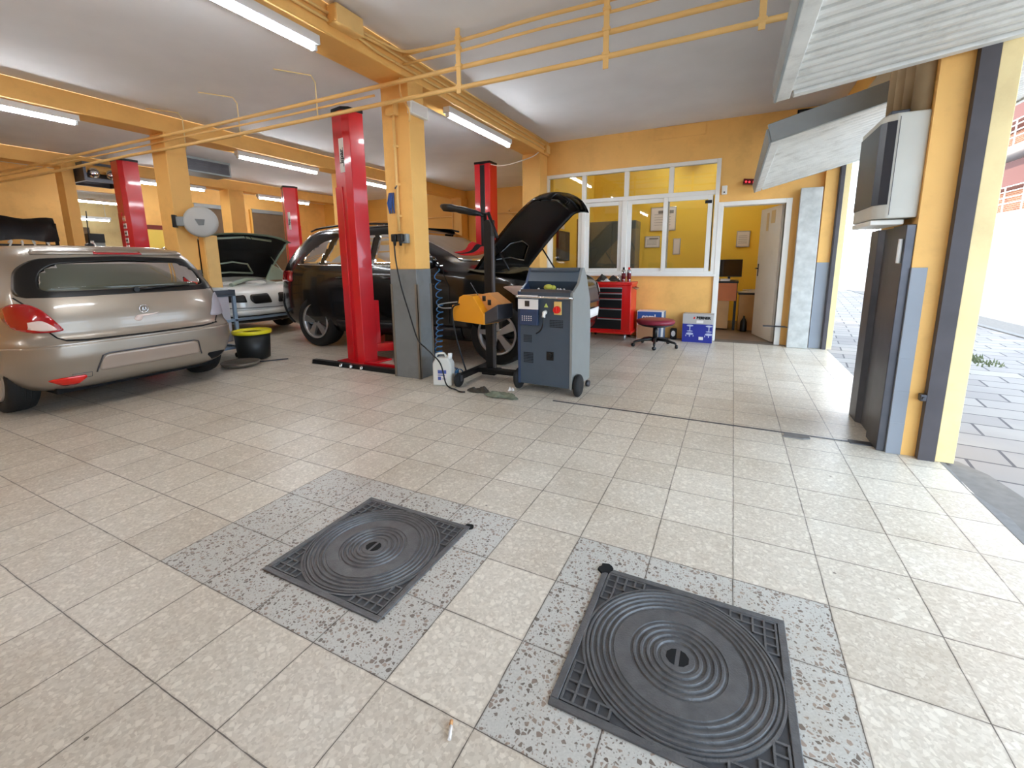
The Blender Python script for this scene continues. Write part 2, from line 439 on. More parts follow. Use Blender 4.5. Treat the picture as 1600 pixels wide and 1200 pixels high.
# ------------------------------------------------------------------ setting: shell of the garage
CH = 3.10
def rect(b, x0, x1, y0, y1, z, mi=0):
    b.mi = mi; b._fin([(x0, y0, z), (x1, y0, z), (x1, y1, z), (x0, y1, z)], [(0, 1, 2, 3)])
b = B()
# floor: bands round the two blocks of speckled slabs
B1 = (-2.1, -.9, -.9, 0.); B2 = (-.6, .3, -.9, 0.); XR = 1.10
rect(b, -17, XR, -6, -.9, 0); rect(b, -17, B1[0], -.9, 0, 0); rect(b, B1[1], B2[0], -.9, 0, 0); rect(b, B2[1], XR, -.9, 0, 0)
rect(b, -17, XR, 0, 5.62, 0); rect(b, -17, -2.95, 5.62, 9, 0)
rect(b, B1[0], B1[1], B1[2], B1[3], 0, 1); rect(b, B2[0], B2[1], B2[2], B2[3], 0, 1)
rect(b, -2.95, 1.15, 5.62, 8.2, 0, 2)
m_offloor = M('brown_office_floor', (.50, .42, .35), .4, var=.12, vscale=4)
struct('floor', b, [m_tile, m_speck, m_offloor])
b = B(); b.box(.68, XR+.02, 1.72, 1.78, -.02, .006)  # seam
b.box(-1.40, .68, 1.745, 1.765, -.02, .003); b.bm.verts.ensure_lookup_table()
struct('trim_1', b, m_steel)
b = B(); b.box(-2.95, .9, 5.38, 5.62, -.02, .004); struct('trim_2', b, M('brown_threshold', (.42, .38, .35), .5))
b = B(); b.box(-17, 1.15, -6, 9, CH, CH+.15); struct('ceiling', b, m_ceil)
# beams that run away from the camera
for i, (xa, xb_, y1, z0) in enumerate(((-3.23, -2.90, 5.45, 2.885), (-7.07, -6.74, 9., 2.885), (-10.77, -10.45, 9., 2.885))):
    b = B(); b.box(xa, xb_, -6, y1, z0, CH, .01); struct('trim_%d' % (i+3), b, m_or)
# a deeper front part of beam 1 with its junction box is built with the conduits
# walls
b = B(); b.box(-17, -2.95, 9., 9.15, 0, CH); struct('wall_back', b, m_ord)
b = B(); b.box(-17, 1.15, -6.15, -6, 0, CH); struct('wall_front', b, m_or)
b = B(); b.box(-12.35, -12.2, -6, 2.75, 0, CH); b.box(-12.35, -12.2, 3.75, 9., 0, CH); b.box(-12.35, -12.2, 2.75, 3.75, 2.75, CH)
struct('wall_left', b, m_or)
b = B(); b.box(-17.15, -17., -6, 9, 0, CH); struct('wall_left_far', b, m_cream)
# office front wall with openings for window and door
WY0, WY1 = 5.45, 5.57
b = B()
b.box(-2.95, 1.15, WY0, WY1, 2.585, CH); b.box(-2.95, -.32, WY0, WY1, 0, .97); b.box(-.32, .50, WY0, WY1, 1.985, 2.585); b.box(.50, 1.15, WY0, WY1, 0, 2.585)
struct('wall_office', b, m_or)
b = B(); b.box(-2.97, -2.87, WY1, 9.0, 0, CH); struct('wall_office_left', b, [m_yel])
b = B(); b.box(-2.87, 1.15, 8.0, 8.12, 0, CH); struct('wall_office_back', b, m_yel)
b = B(); b.box(.95, 1.15, WY1, 8.0, 0, CH); struct('wall_office_right', b, m_yel)
# street side: header, unseen tall wall added to shade the pavement, and piers outside the view
b = B(); b.box(1.0, 1.15, -6, 9, 2.86, CH+.15, 0); b.box(1.0, 1.15, -6, -2.4, 0, 2.86); b.box(.98, 1.15, 5.62, 9, 0, 2.86)
struct('wall_right', b, m_ord)
b = B(); b.box(.9, 1.15, -12, 20, CH+.15, 9.6); b.box(.9, 1.15, 9.16, 20, 0, CH+.15); b.box(.9, 1.15, -12, -6.2, 0, CH+.15); struct('wall_shade_caster', b, m_fac2)

# street
b = B(); rect(b, 1.10, 4.0, -30, 120, -.03); struct('ground_pavement', b, m_pav)
b = B(); rect(b, 4.0, 9.2, -30, 120, -.05); struct('ground_road', b, m_asph)
b = B(); rect(b, 9.2, 14, -30, 120, -.03); struct('ground_far_pavement', b, m_pav)
b = B()
pts = [(1.10, -2.2), (1.24, -1.4), (1.34, -.6), (1.30, .1), (1.38, .7), (1.33, 1.2), (1.28, 1.55), (1.2, 1.7), (1.10, 1.7)]
b.prism(pts, 'z', -.04, -.012); struct('ground_asphalt_strip', b, m_asph)
b = B(); b.box(3.9, 4.02, -30, 120, -.06, -.012, .01); struct('trim_7', b, m_conc)
# white/irregular broken outer edge of the tiled floor
b = B(); random.seed(3)
e = [(1.10, -2.4)]; y = -2.4
while y < 1.6:
    y += random.uniform(.10, .26); e.append((1.10+random.uniform(-.015, .05), min(y, 1.62)))
b.prism(e+[(1.09, 1.62), (1.09, -2.4)], 'z', -.03, .001); struct('trim_8', b, m_conc)

# ------------------------------------------------------------------ pillars
def pillar(x0, x1, y0, y1, label, grey=1.13, guards=True, group=None, top=2.885):
    t = thing('support_pillar', label, 'pillar', ((x0+x1)/2, (y0+y1)/2, 0), 0, group)
    b = B(); b.box(x0, x1, y0, y1, grey, top, .006); obj('upper_shaft', b, m_or, t, world=True)
    b = B(); b.box(x0-.003, x1+.003, y0-.003, y1+.003, 0, grey, .004); obj('grey_lower_shaft', b, m_pgrey, t, world=True)
    if guards:
        for sx, sy in ((x0, y0), (x1, y0), (x1, y1), (x0, y1)):
            b = B(); dx = .022 if sx == x0 else -.022; dy = .022 if sy == y0 else -.022
            ox = -.008 if sx == x0 else .008; oy = -.008 if sy == y0 else .008
            xa, xb_ = sorted((sx+ox, sx+dx)); ya, yb = sorted((sy+oy, sy+oy*.2)); b.box(xa, xb_, ya, yb, 0, .98)
            xa, xb_ = sorted((sx+ox, sx+ox*.2)); ya, yb = sorted((sy+oy, sy+dy)); b.box(xa, xb_, ya, yb, 0, .98)
            obj('edge_guard', b, m_guard, t, world=True)
    return t
P1 = pillar(-3.23, -2.90, 1.855, 2.09, 'orange pillar with grey foot right behind the near red lift post')
pillar(-3.24, -2.93, 5.12, 5.44, 'orange pillar against the left end of the white office window', grey=.95)
pillar(-7.07, -6.74, 1.71, 1.96, 'orange pillar carrying the round grey reel, left of the open white car')
pillar(-7.07, -6.74, 4.70, 4.95, 'orange pillar rising right behind the tail of the black car')
pillar(-6.99, -6.68, 8.66, 8.98, 'orange pillar by the far back wall, seen past the black car roof', guards=False)
pillar(-10.72, -10.45, 1.96, 2.12, 'orange pillar at the right end of the black sheeted rack', guards=False)
pillar(-10.80, -10.45, 4.80, 5.15, 'orange pillar between the two brown gates of the far left wall', guards=False)

# street pier between the two openings
t = thing('street_pillar', 'pillar between the two street openings with dark steel guide rails', 'pillar', (1.0, 2.0, 0))
b = B(); b.box(.845, 1.15, 1.65, 2.37, 0, 2.86); obj('shaft', b, m_or, t, world=True)
b = B(); b.box(.842, .915, 1.640, 1.66, 0, 1.135, .002)
for k in range(1, 6): b.box(.841, .916, 1.638, 1.642, k*.2-.002, k*.2+.001)
obj('grey_tile_strip', b, m_ptile, t, world=True)
b = B(); b.prism([(.985, 1.60), (1.062, 1.60), (1.062, 1.66), (1.045, 1.66), (1.045, 1.617), (1.002, 1.617), (1.002, 1.66), (.985, 1.66)], 'z', 0, 2.62); b.box(1.00, 1.047, 1.63, 1.652, 0, 2.62)
obj('guide_rail', b, m_rail, t, world=True)
b = B(); b.box(1.064, 1.152, 1.612, 1.66, 0, 2.86, .004); obj('cream_edge', b, m_cream, t, world=True)
b = B(); b.prism([(.80, 1.66), (.846, 1.66), (.846, 2.40), (.80, 2.40), (.80, 2.22), (.83, 2.18), (.83, 1.96), (.80, 1.90)], 'z', 0, 1.38, .004)
obj('steel_guard', b, m_steel, t, world=True, label='dark steel guard on the inner side')
b = B()
for y in (1.74, 1.92, 2.1, 2.26): b.cyl((.815, y, 1.98), (.815, y, 2.86), .05, n=12)
obj('rolled_cover', b, M('brown_canvas', (.62, .53, .40), .8, var=.15), t, world=True)
b = B(); b.cyl((.79, 1.69, 1.16), (.79, 1.69, 1.30), .012, n=10); obj('white_sensor', b, m_whitet, t, world=True)
b = B(); b.box(.955, .985, 1.60, 1.64, .36, .40, .004); b.cyl((.97, 1.585, .38), (.97, 1.66, .38), .008); obj('latch', b, m_steel, t, world=True)
# far pier at the office wall
t = thing('street_pillar', 'pillar beside the leaning grey plank at the far end of the street opening', 'pillar', (1.0, 5.5, 0))
b = B(); b.box(.90, 1.15, 5.36, 5.45, 1.14, 2.86); obj('shaft', b, m_or, t, world=True)
b = B(); b.box(.897, 1.04, 5.35, 5.45, 0, 1.14, .003)
for k in range(1, 6): b.box(.896, 1.04, 5.348, 5.352, k*.2-.002, k*.2+.001)
obj('grey_tile_strip', b, m_ptile, t, world=True)
b = B(); b.box(1.035, 1.09, 5.30, 5.36, 0, 2.7, .004); b.box(1.045, 1.08, 5.29, 5.302, 0, 2.7)
obj('guide_rail', b, m_rail, t, world=True)
b = B(); b.box(1.09, 1.155, 5.33, 5.37, 0, 2.86, .003); obj('cream_edge', b, m_cream, t, world=True)
# leaning plank
b = B()
mt = Matrix.Translation((.76, 5.30, 0)) @ Matrix.Rotation(math.radians(-1.2), 4, 'X')
b.box(-.12, .12, -.035, .035, .0, 2.09, .006, mat=mt); b.box(-.118, .118, -.037, -.034, .16, .165, mat=mt)
single('metal_plank', b, m_galv, 'tall mottled grey metal plank leaning beside the office door', 'plank')

# ------------------------------------------------------------------ office window and door
w = thing('window_1', '', 'window', (-1.64, 5.47, 0)); del w['label']; del w['category']; w['kind'] = 'structure'
zs, zt, z1, z2 = .97, 2.585, 2.105, 2.165
def fr(b, x0, x1, y0, y1, za, zb, t=.05):
    b.box(x0, x0+t, y0, y1, za, zb, .004); b.box(x1-t, x1, y0, y1, za, zb, .004)
    b.box(x0+t, x1-t, y0, y1, za, za+t, .004); b.box(x0+t, x1-t, y0, y1, zb-t, zb, .004)
b = B(); fr(b, -2.955, -.32, 5.425, 5.50, zs, zt, .055); b.box(-2.9, -.375, 5.43, 5.50, z1, z2, .004)
for xm in (-2.30, -1.625, -.975): b.box(xm-.033, xm+.033, 5.43, 5.50, z2, zt-.055, .004)
b.box(-2.33, -2.27, 5.43, 5.50, zs+.055, z1, .004); b.box(-1.68, -1.60, 5.43, 5.50, zs+.055, z1, .004)
b.box(-2.97, -.30, 5.40, 5.46, zs-.02, zs+.01, .004)
obj('window_frame', b, m_white, w, world=True)
sashes = [(-2.90, -2.33, 5.455, 5.485), (-2.27, -1.68, 5.455, 5.485), (-1.60, -.985, 5.462, 5.490), (-1.07, -.40, 5.432, 5.460)]
for x0, x1, y0, y1 in sashes:
    b = B(); fr(b, x0, x1, y0, y1, zs+.04, z1, .062); s = obj('sash', b, m_white, w, world=True)
    b = B(); b.box(x0+.062, x1-.062, (y0+y1)/2-.003, (y0+y1)/2+.003, zs+.1, z1-.062); obj('pane', b, m_win_glass, s, world=True)
for x0, x1 in ((-2.9, -2.333), (-2.267, -1.658), (-1.592, -1.008), (-.942, -.375)):
    b = B(); b.box(x0, x1, 5.462, 5.468, z2, zt-.055); obj('pane', b, m_win_glass, w, world=True)
b = B(); b.box(-.50, -.41, 5.428, 5.432, 1.985, 2.03); obj('sticker', b, m_ink, w, world=True)
b = B(); b.box(-.397, -.387, 5.43, 5.46, 1.04, 2.09); obj('seal', b, m_black, w, world=True)
d = thing('door_1', '', 'door', (.1, 5.47, 0)); del d['label']; del d['category']; d['kind'] = 'structure'
b = B(); b.box(-.325, -.255, 5.42, 5.60, 0, 1.99, .005); b.box(.50, .57, 5.42, 5.60, 0, 1.99, .005); b.box(-.255, .50, 5.42, 5.60, 1.93, 1.99, .003)
obj('door_frame', b, m_white, d, world=True)
ang = math.radians(108)   # leaf swung into the office
mt = Matrix.Translation((.49, 5.57, 0)) @ Matrix.Rotation(-(ang-PI), 4, 'Z') @ Matrix.Identity(4)
mt = Matrix.Translation((.49, 5.60, 0)) @ Matrix.Rotation(math.radians(107), 4, 'Z')
b = B(); b.box(0, .74, -.02, .02, .01, 1.93, .004, mat=mt); leaf = obj('door_leaf', b, m_door, d, world=True)
b = B()
for sy in (-1, 1):
    b.box(.665, .695, sy*.022-.004, sy*.022+.004, .93, 1.12, .002, mat=mt)
    q = [mt @ Vector(p) for p in ((.68, sy*.02, 1.05), (.68, sy*.06, 1.05), (.58, sy*.065, 1.05))]; b.tube(q, .009)
obj('door_handle', b, m_blackm, leaf, world=True)
b = B(); b.box(.20, .34, .0205, .0225, 1.70, 1.88, mat=mt); b.box(.42, .50, .0205, .0225, 1.60, 1.86, mat=mt); obj('notice', b, m_tan, leaf, world=True)
b = B(); b.box(.35, .62, 5.36, 5.42, .26, .275); b.cyl((.45, 5.36, .27), (.66, 5.33, .27), .006); single('door_holder', b, m_steel, 'thin metal door stop bar beside the leaning plank', 'door stop')

def wall_frame(x0, x1, z0, z1, y, label, lines=True, band=None):
    b = B(); b.box(x0, x1, y-.02, y+.007, z0, z1, .003); o = single('framed_notice', b, m_alu, label, 'notice')
    c = B(); c.box(x0+.015, x1-.015, y-.022, y-.02, z0+.015, z1-.015); obj('sheet', c, m_label, o)
    c = B()
    if lines:
        n = 5
        for k in range(n):
            z = z1-(z1-z0)*(.32+.55*k/n); c.box(x0+(x1-x0)*.15, x1-(x1-x0)*.2, y-.0235, y-.022, z, z+.006)
    if band: c.box(x0+(x1-x0)*.3, x1-(x1-x0)*.1, y-.0235, y-.022, z1-(z1-z0)*.28, z1-(z1-z0)*.15)
    if lines or band: obj('print', c, m_pgrey, o)
wall_frame(-1.66, -1.17, 1.78, 2.25, 7.995, 'large white framed notice high on the yellow office wall', True, True)
wall_frame(-1.76, -1.46, 1.45, 1.68, 7.995, 'small white framed notice below the large one in the office', True, True)
wall_frame(-1.20, -1.06, 1.30, 1.62, 7.995, 'narrow pale notice half hidden by the window sash', False)
wall_frame(-.06, .17, 1.42, 1.72, 7.995, 'small framed certificate on the yellow wall seen through the door')
# flat screen on the left office wall
t = thing('television', 'black flat screen hanging on the left office wall', 'television', (-2.86, 6.2, 1.5))
b = B(); b.box(-2.872, -2.82, 5.72, 6.30, 1.20, 1.72, .006); obj('casing', b, m_black, t, world=True)
b = B(); b.box(-2.822, -2.818, 5.74, 6.28, 1.22, 1.70); obj('screen', b, m_screen, t, world=True)
b = B(); b.box(-2.872, -2.855, 5.78, 6.1, 1.76, 2.0, .003); single('wall_poster', b, m_label, 'pale poster above the flat screen in the office', 'poster')
t = thing('door_2', '', '', (-2.86, 7.1, 0)); del t['label']; del t['category']; t['kind'] = 'structure'
b = B(); b.box(-2.868, -2.83, 6.85, 7.50, 0, 2.0, .004); obj('door_leaf', b, M('ochre_door', (.60, .48, .24), .5, var=.06), t, world=True)
b = B(); b.cyl((-2.83, 6.92, 1.0), (-2.78, 6.92, 1.0), .01); b.cyl((-2.78, 6.92, 1.0), (-2.78, 7.02, 1.0), .01); obj('door_handle', b, m_steel, t, world=True)
# tall grey cabinet
t = thing('filing_cabinet', 'tall dark grey office cabinet against the back wall', 'cabinet', (-2.35, 7.75, 0))
b = B(); b.box(-2.80, -1.86, 7.50, 7.99, 0, 1.98, .006); obj('body', b, M('grey_cabinet', (.40, .42, .40), .4, var=.06), t, world=True)
for x0, x1 in ((-2.79, -2.335), (-2.325, -1.87)):
    b = B(); b.box(x0, x1, 7.485, 7.50, .06, 1.95, .003); dd = obj('door', b, M('grey_cabinet_door', (.36, .39, .38), .35), t, world=True)
    b = B(); b.box(x1-.05 if x0 < -2.5 else x0+.03, x1-.03 if x0 < -2.5 else x0+.05, 7.475, 7.487, .9, 1.05); obj('handle', b, m_black, dd, world=True)
# desk, monitor, cabinets
t = thing('office_desk', 'office desk with orange wood front inside the doorway', 'desk', (-.3, 6.9, 0))
b = B(); b.box(-.95, .02, 6.62, 7.30, .80, .83, .004); obj('desktop', b, m_black, t, world=True)
b = B(); b.box(-.93, .0, 6.64, 6.67, .50, .80, .003); obj('modesty_panel', b, m_woodo, t, world=True)
b = B(); b.box(-.60, -.10, 6.68, 7.2, .02, .80, .003); obj('pedestal', b, m_wood, t, world=True)
b = B(); b.box(-.03, .01, 6.66, 6.72, 0, .8); obj('leg', b, m_black, t, world=True)
b = B(); b.box(-.93, -.89, 6.66, 6.72, 0, .8); obj('leg', b, m_black, t, world=True)
t = thing('computer_monitor', 'black computer monitor on the office desk', 'monitor', (-.13, 6.75, .83))
mo = Matrix.Translation((-.13, 6.75, .83))
b = B(); b.box(-.19, .19, -.02, .02, .07, .36, .006, mat=mo); obj('casing', b, m_black, t, world=True)
b = B(); b.box(-.18, .18, -.023, -.02, .085, .35, mat=mo); obj('screen', b, m_screen, t, world=True)
b = B(); b.box(-.02, .02, .0, .03, .005, .1, mat=mo); b.box(-.1, .1, -.07, .08, 0, .008, mat=mo); obj('stand', b, m_black, t, world=True)
t = thing('low_cabinet', 'light wooden low cabinet right of the office desk', 'cabinet', (.25, 7.1, 0))
b = B(); b.box(.05, .60, 6.75, 7.25, 0, .60, .004); obj('body', b, m_wood, t, world=True)
b = B(); b.box(.03, .62, 6.73, 7.27, .60, .63, .004); obj('top', b, m_black, t, world=True)
for i, (x, y, r_, sz) in enumerate(((.15, 6.9, .3, .14), (.33, 6.95, -.4, .12), (.25, 7.1, .8, .13))):
    b = B(); mt = Matrix.Translation((x, y, .632+.012*i)) @ Matrix.Rotation(r_, 4, 'Z')
    b.box(-sz, sz, -sz*.7, sz*.7, 0, .012, mat=mt); single('paper_stack', b, m_label, ['flat paper pile at the left of the low office cabinet', 'tilted paper pile on the right of the low office cabinet', 'topmost paper pile on the low office cabinet'][i], 'papers', 'papers on the low office cabinet')
for i, (x, y) in enumerate(((-.32, 6.72), (-.20, 6.70))):
    b = B(); mt = Matrix.Translation((x, y, .831)) @ Matrix.Rotation(.4*i, 4, 'Z'); b.box(-.08, .08, -.05, .05, 0, .02+.015*i, mat=mt)
    single('folder', b, [m_ygreen, m_label][i], ['pale green folder lying on the office desk', 'white folder lying on the office desk before the monitor'][i], 'folder', 'folders on the office desk')
b = B(); b.lathe([(0, 0), (.05, 0), (.052, .02), (.05, .16), (.03, .20), (.016, .23), (.016, .26), (0, .26)], (.14, 6.60, 0)); o = single('water_bottle', b, m_black, 'dark bottle standing on the office floor by the cabinet', 'bottle')
t = thing('potted_plant', 'dark leafy plant half hidden by the open office door', 'plant', (.33, 7.0, .66))
b = B(); b.lathe([(0, 0), (.06, 0), (.08, .14), (.07, .14), (0, .12)], (.38, 7.12, .632)); obj('pot', b, m_black, t, world=True)
b = B(); random.seed(5)
for k in range(26):
    a = random.uniform(0, 2*PI); r_ = random.uniform(.05, .17); h = random.uniform(.2, .55)
    p0 = Vector((.38, 7.12, .76)); p2 = p0 + Vector((r_*math.cos(a), r_*math.sin(a), h)); p1 = p0+(p2-p0)*.5+Vector((0, 0, .06))
    w_ = .018; sd = Vector((-math.sin(a), math.cos(a), 0))*w_
    b._fin([tuple(p0), tuple(p1-sd), tuple(p2), tuple(p1+sd)], [(0, 1, 2, 3)])
obj('leaves', b, m_leaf, t, world=True)
# alarm lamp, detector box, vent
t = thing('exit_lamp', 'small dark red lamp high on the wall above the office door', 'lamp', (.05, 5.40, 2.23))
b = B(); mt = Matrix.Translation((.05, 5.40, 2.23)) @ Matrix.Rotation(.12, 4, 'Y'); b.box(-.085, .085, -.04, .05, -.035, .035, .008, mat=mt); obj('casing', b, M('dark_red_plastic', (.35, .05, .05), .3), t, world=True)
m_led = M('red_led', (.9, .1, .12), .3, emit=(1, .05, .08), estr=1.2)
for k, x in enumerate((-.05, -.01, .05)):
    b = B(); b.ball((.05+x, 5.36, 2.23-.006*k), .013 if k < 2 else .02, 10); obj('led', b, m_led, t, world=True)
t = thing('motion_detector', 'small white detector box beside the top corner of the door frame', 'detector', (-.26, 5.42, 2.14))
b = B(); b.box(-.295, -.225, 5.41, 5.45, 2.09, 2.21, .008); obj('casing', b, m_white, t, world=True)
b = B(); b.ball((-.26, 5.408, 2.12), .01, 8); obj('lens', b, m_black, t, world=True)
t = thing('wall_vent', 'small dark framed vent under the ceiling above the far shutter', 'vent', (.68, 5.42, 3.0))
b = B(); fr(b, .53, .84, 5.425, 5.455, 2.88, 3.08, .018); obj('frame', b, m_blackm, t, world=True)
b = B(); b.box(.545, .825, 5.44, 5.452, 2.895, 3.065); obj('mesh_panel', b, m_steel, t, world=True)
b = B(); b.box(-1.25, -.55, 5.437, 5.452, 2.93, 3.095, .003); b.box(-1.0, -.985, 5.43, 5.437, 2.93, 3.095)
single('cover_plate', b, m_or, 'pale orange cover plate on the office wall just under the ceiling', 'cover plate')

# ------------------------------------------------------------------ fluorescent lamps
def lamp(x, y0, y1, z, label, group=None, off=0):
    t = thing('fluorescent_lamp', label, 'lamp', (x, (y0+y1)/2, z), 0, group)
    L = (y1-y0)/2
    b = B(); b.box(-.045, .045, -L, L, .02, .088, .006)
    obj('housing', b, m_lampw, t)
    b = B(); b.cyl((0, -L+.03, 0), (0, L-.03, 0), .021, n=14); obj('tube', b, m_tube, t)
    for s in (-1, 1):
        b = B(); b.box(-.022, .022, s*(L-.025)-.012, s*(L-.025)+.012, -.022, .03, .003); obj('end_cap', b, m_lampw, t)
    return t
lamp(-3.02, -.62, .94, 2.80, 'bright tube lamp under the near beam at the top left of the photo')
lamp(-3.02, 2.66, 4.22, 2.80, 'bright tube lamp under the beam between the two nearest orange pillars')
lamp(-6.88, -.62, .92, 2.80, 'tube lamp at the left edge of the photo above the silver car')
lamp(-6.88, 2.74, 4.22, 2.80, 'tube lamp above the open bonnet, left of the near red lift post')
lamp(-6.88, 5.35, 6.85, 2.80, 'tube lamp seen in the gap between the near lift post and the near orange pillar')
lamp(-10.55, 2.92, 4.35, 2.80, 'tube lamp seen on both sides of the pillar with the round reel')
lamp(-10.55, 5.55, 7.05, 2.80, 'tube lamp seen on both sides of the far dark red lift post')
for a_ in ((-14.0, 3.0, 4.5, 2.72, 'far tube lamp in the back room left of the leftmost lift post'), (-15.5, 3.4, 4.6, 2.42, 'thin far tube lamp low in the back room at the far left')):
    t = lamp(*a_)
    for s in (-.5, .5):
        b = B(); b.cyl((0, s, .08), (0, s, CH-a_[3]+.005), .006, n=8); obj('hanging_rod', b, m_lampw, t)
for x in (-3.02, -6.88, -10.55):
    lamp(x, -4.6, -3.1, 2.80, 'tube lamp under a beam behind the camera', 'tube lamps behind the camera')
lamp(-.9, 6.4, 7.6, 3.015, 'tube lamp on the office ceiling')

# ------------------------------------------------------------------ conduits
def run(y, z, r, x0, x1, label):
    b = B(); n = 14
    pts = []
    for i in range(n+1):
        x = x0+(x1-x0)*i/n; pts.append((x, y-max(0, -3.3-x)*.027, z-.012*math.sin(PI*i/n*3)**2))
    b.tube(pts, r, 10); single('conduit', b, m_pipe, label, 'pipe')
run(1.75, 3.03, .015, -2.85, 1.0, 'topmost orange conduit of the four crossing below the ceiling')
run(1.75, 2.95, .011, -2.85, 1.0, 'thin second conduit from the top of the four below the ceiling')
run(1.75, 2.82, .019, -12.1, 1.0, 'thick third conduit from the top, running on across the pillars')
run(1.73, 2.655, .019, -12.1, 1.0, 'lowest orange conduit running across the whole garage')
run(1.79, 2.77, .011, -12.1, -3.25, 'thin conduit left of the near pillar between the two thick ones')
for x, lo, label in ((-2.25, 2.60, 'vertical conduit strap nearest to the near pillar'), (-1.0, 2.56, 'vertical conduit strap in the middle of the ceiling span'), (-.02, 2.60, 'vertical conduit strap nearest to the street')):
    b = B(); b.box(x-.02, x+.02, 1.715, 1.728, lo, 3.104, .002)
    for z in (3.03, 2.95, 2.82, 2.66): b.box(x-.028, x+.028, 1.71, 1.74, z-.012, z+.012, .003)
    single('conduit_strap', b, m_pipe, label, 'bracket', 'straps holding the ceiling conduits')
for x, label in ((-3.98, 'thin ceiling hanger above the near red lift post'), (-5.25, 'thin ceiling hanger with bent top, middle of the left bay'), (-6.35, 'thin ceiling hanger with bent top beside the beam on the left')):
    b = B(); b.tube([(x-.28, 1.5, 3.09), (x-.02, 1.72, 3.06), (x, 1.75, 3.0), (x, 1.75, 2.64)], .006, 8)
    single('conduit_hanger', b, m_cream, label, 'bracket', 'hangers holding the conduits')
# junction boxes, beam conduits
def jbox(x0, x1, y0, y1, z0, z1, label):
    t = thing('junction_box', label, 'junction box', ((x0+x1)/2, (y0+y1)/2, z0))
    b = B(); b.box(x0, x1, y0, y1, z0, z1, .006); obj('casing', b, m_pipe, t, world=True)
    b = B(); b.box(x0+.008, x1-.008, y0-.006, y0, z0+.008, z1-.008, .002)
    for sx in (x0+.018, x1-.018):
        for sz in (z0+.018, z1-.018): b.cyl((sx, y0-.009, sz), (sx, y0-.005, sz), .004, n=6)
    obj('cover', b, m_or, t, world=True)
jbox(-3.13, -3.02, 1.79, 1.855, 2.57, 2.69, 'square orange junction box on the front of the near pillar')
jbox(-2.90, -2.80, .95, 1.22, 2.95, 3.08, 'large orange junction box on the side of the near beam')
jbox(-2.93, -2.85, 5.22, 5.36, 2.90, 3.02, 'orange junction box on the corner above the office window')
b = B(); b.tube([(-3.06, 1.825, 2.57), (-3.06, 1.825, 1.50)], .014, 10)
for z in (2.3, 1.95, 1.65): b.box(-3.08, -3.04, 1.815, 1.855, z-.012, z+.012, .003)
single('conduit', b, m_pipe, 'vertical conduit down the front of the near pillar to the socket', 'pipe')
def poly_pipe(pts, r, label, mat=None, name='conduit', cat='pipe'):
    b = B(); b.tube(smooth_pts(pts, 6), r, 8); return single(name, b, mat or m_pipe, label, cat)
poly_pipe([(-2.885, -2.5, 3.02), (-2.885, 0, 3.02), (-2.885, .95, 3.02)], .012, 'upper conduit on the side of the near beam before the big box')
poly_pipe([(-2.885, -2.5, 2.97), (-2.885, 0, 2.97), (-2.885, .95, 2.97)], .012, 'lower conduit on the side of the near beam before the big box')
poly_pipe([(-2.86, 1.22, 3.02), (-2.86, 1.5, 3.03), (-2.80, 1.70, 3.03), (-2.6, 1.75, 3.03)], .013, 'conduit curving from the big box into the topmost ceiling conduit')
poly_pipe([(-2.885, 1.22, 2.98), (-2.885, 1.45, 2.95), (-2.885, 1.65, 2.95), (-2.885, 1.85, 2.95), (-2.885, 3.4, 2.95), (-2.885, 5.2, 2.95)], .012, 'lower conduit along the far half of the near beam')
poly_pipe([(-2.885, 1.22, 3.00), (-2.87, 1.5, 3.01), (-2.885, 1.9, 3.01), (-2.885, 3.4, 3.01), (-2.885, 5.2, 3.01)], .012, 'middle conduit along the far half of the near beam')
poly_pipe([(-2.87, 1.6, 3.06), (-2.87, 3.4, 3.06), (-2.87, 5.25, 3.06)], .010, 'topmost thin conduit along the far half of the near beam')
poly_pipe([(-2.96, 1.83, 2.95), (-2.96, 1.82, 2.75), (-2.88, 1.83, 2.6), (-2.885, 1.84, 2.5)], .010, 'short bent conduit at the top corner of the near pillar')
poly_pipe([(-2.93, 5.1, 2.90), (-3.05, 5.0, 2.80), (-3.5, 4.95, 2.72), (-3.86, 4.95, 2.80)], .007, 'white cable sagging from the beam to the top of the far red lift post', m_white, 'lift_cable', 'cable')
poly_pipe([(-12.1, 8.97, 2.45), (-7.0, 8.97, 2.45), (-2.98, 8.97, 2.45)], .014, 'horizontal conduit along the far back wall')
poly_pipe([(-6.95, 8.64, 2.8), (-6.95, 8.64, 1.2)], .012, 'vertical conduit on the pillar by the far back wall')
for i, x in enumerate((-6.2, -5.4, -4.6, -3.8)):
    b = B(); b.tube([(x, 9.01, 2.5), (x, 8.90, 2.5), (x+.12, 8.86, 2.56)], .01, 6); b.tube([(x, 9.01, 2.42), (x, 8.90, 2.42), (x+.15, 8.86, 2.38)], .01, 6)
    single('pipe_bracket', b, m_pipe, ['leftmost', 'second', 'third', 'rightmost'][i] + ' hook bracket on the far back wall conduit', 'bracket', 'brackets along the far back wall')
# emergency light plate on near pillar
t = thing('emergency_light', 'white rectangular emergency light on the side of the near pillar top', 'lamp', (-2.88, 1.97, 2.6))
b = B(); b.box(-2.90, -2.855, 1.83, 2.10, 2.57, 2.69, .008); obj('casing', b, m_white, t, world=True)
b = B(); b.box(-2.856, -2.852, 1.85, 2.08, 2.585, 2.675, .002); obj('diffuser', b, m_label, t, world=True)
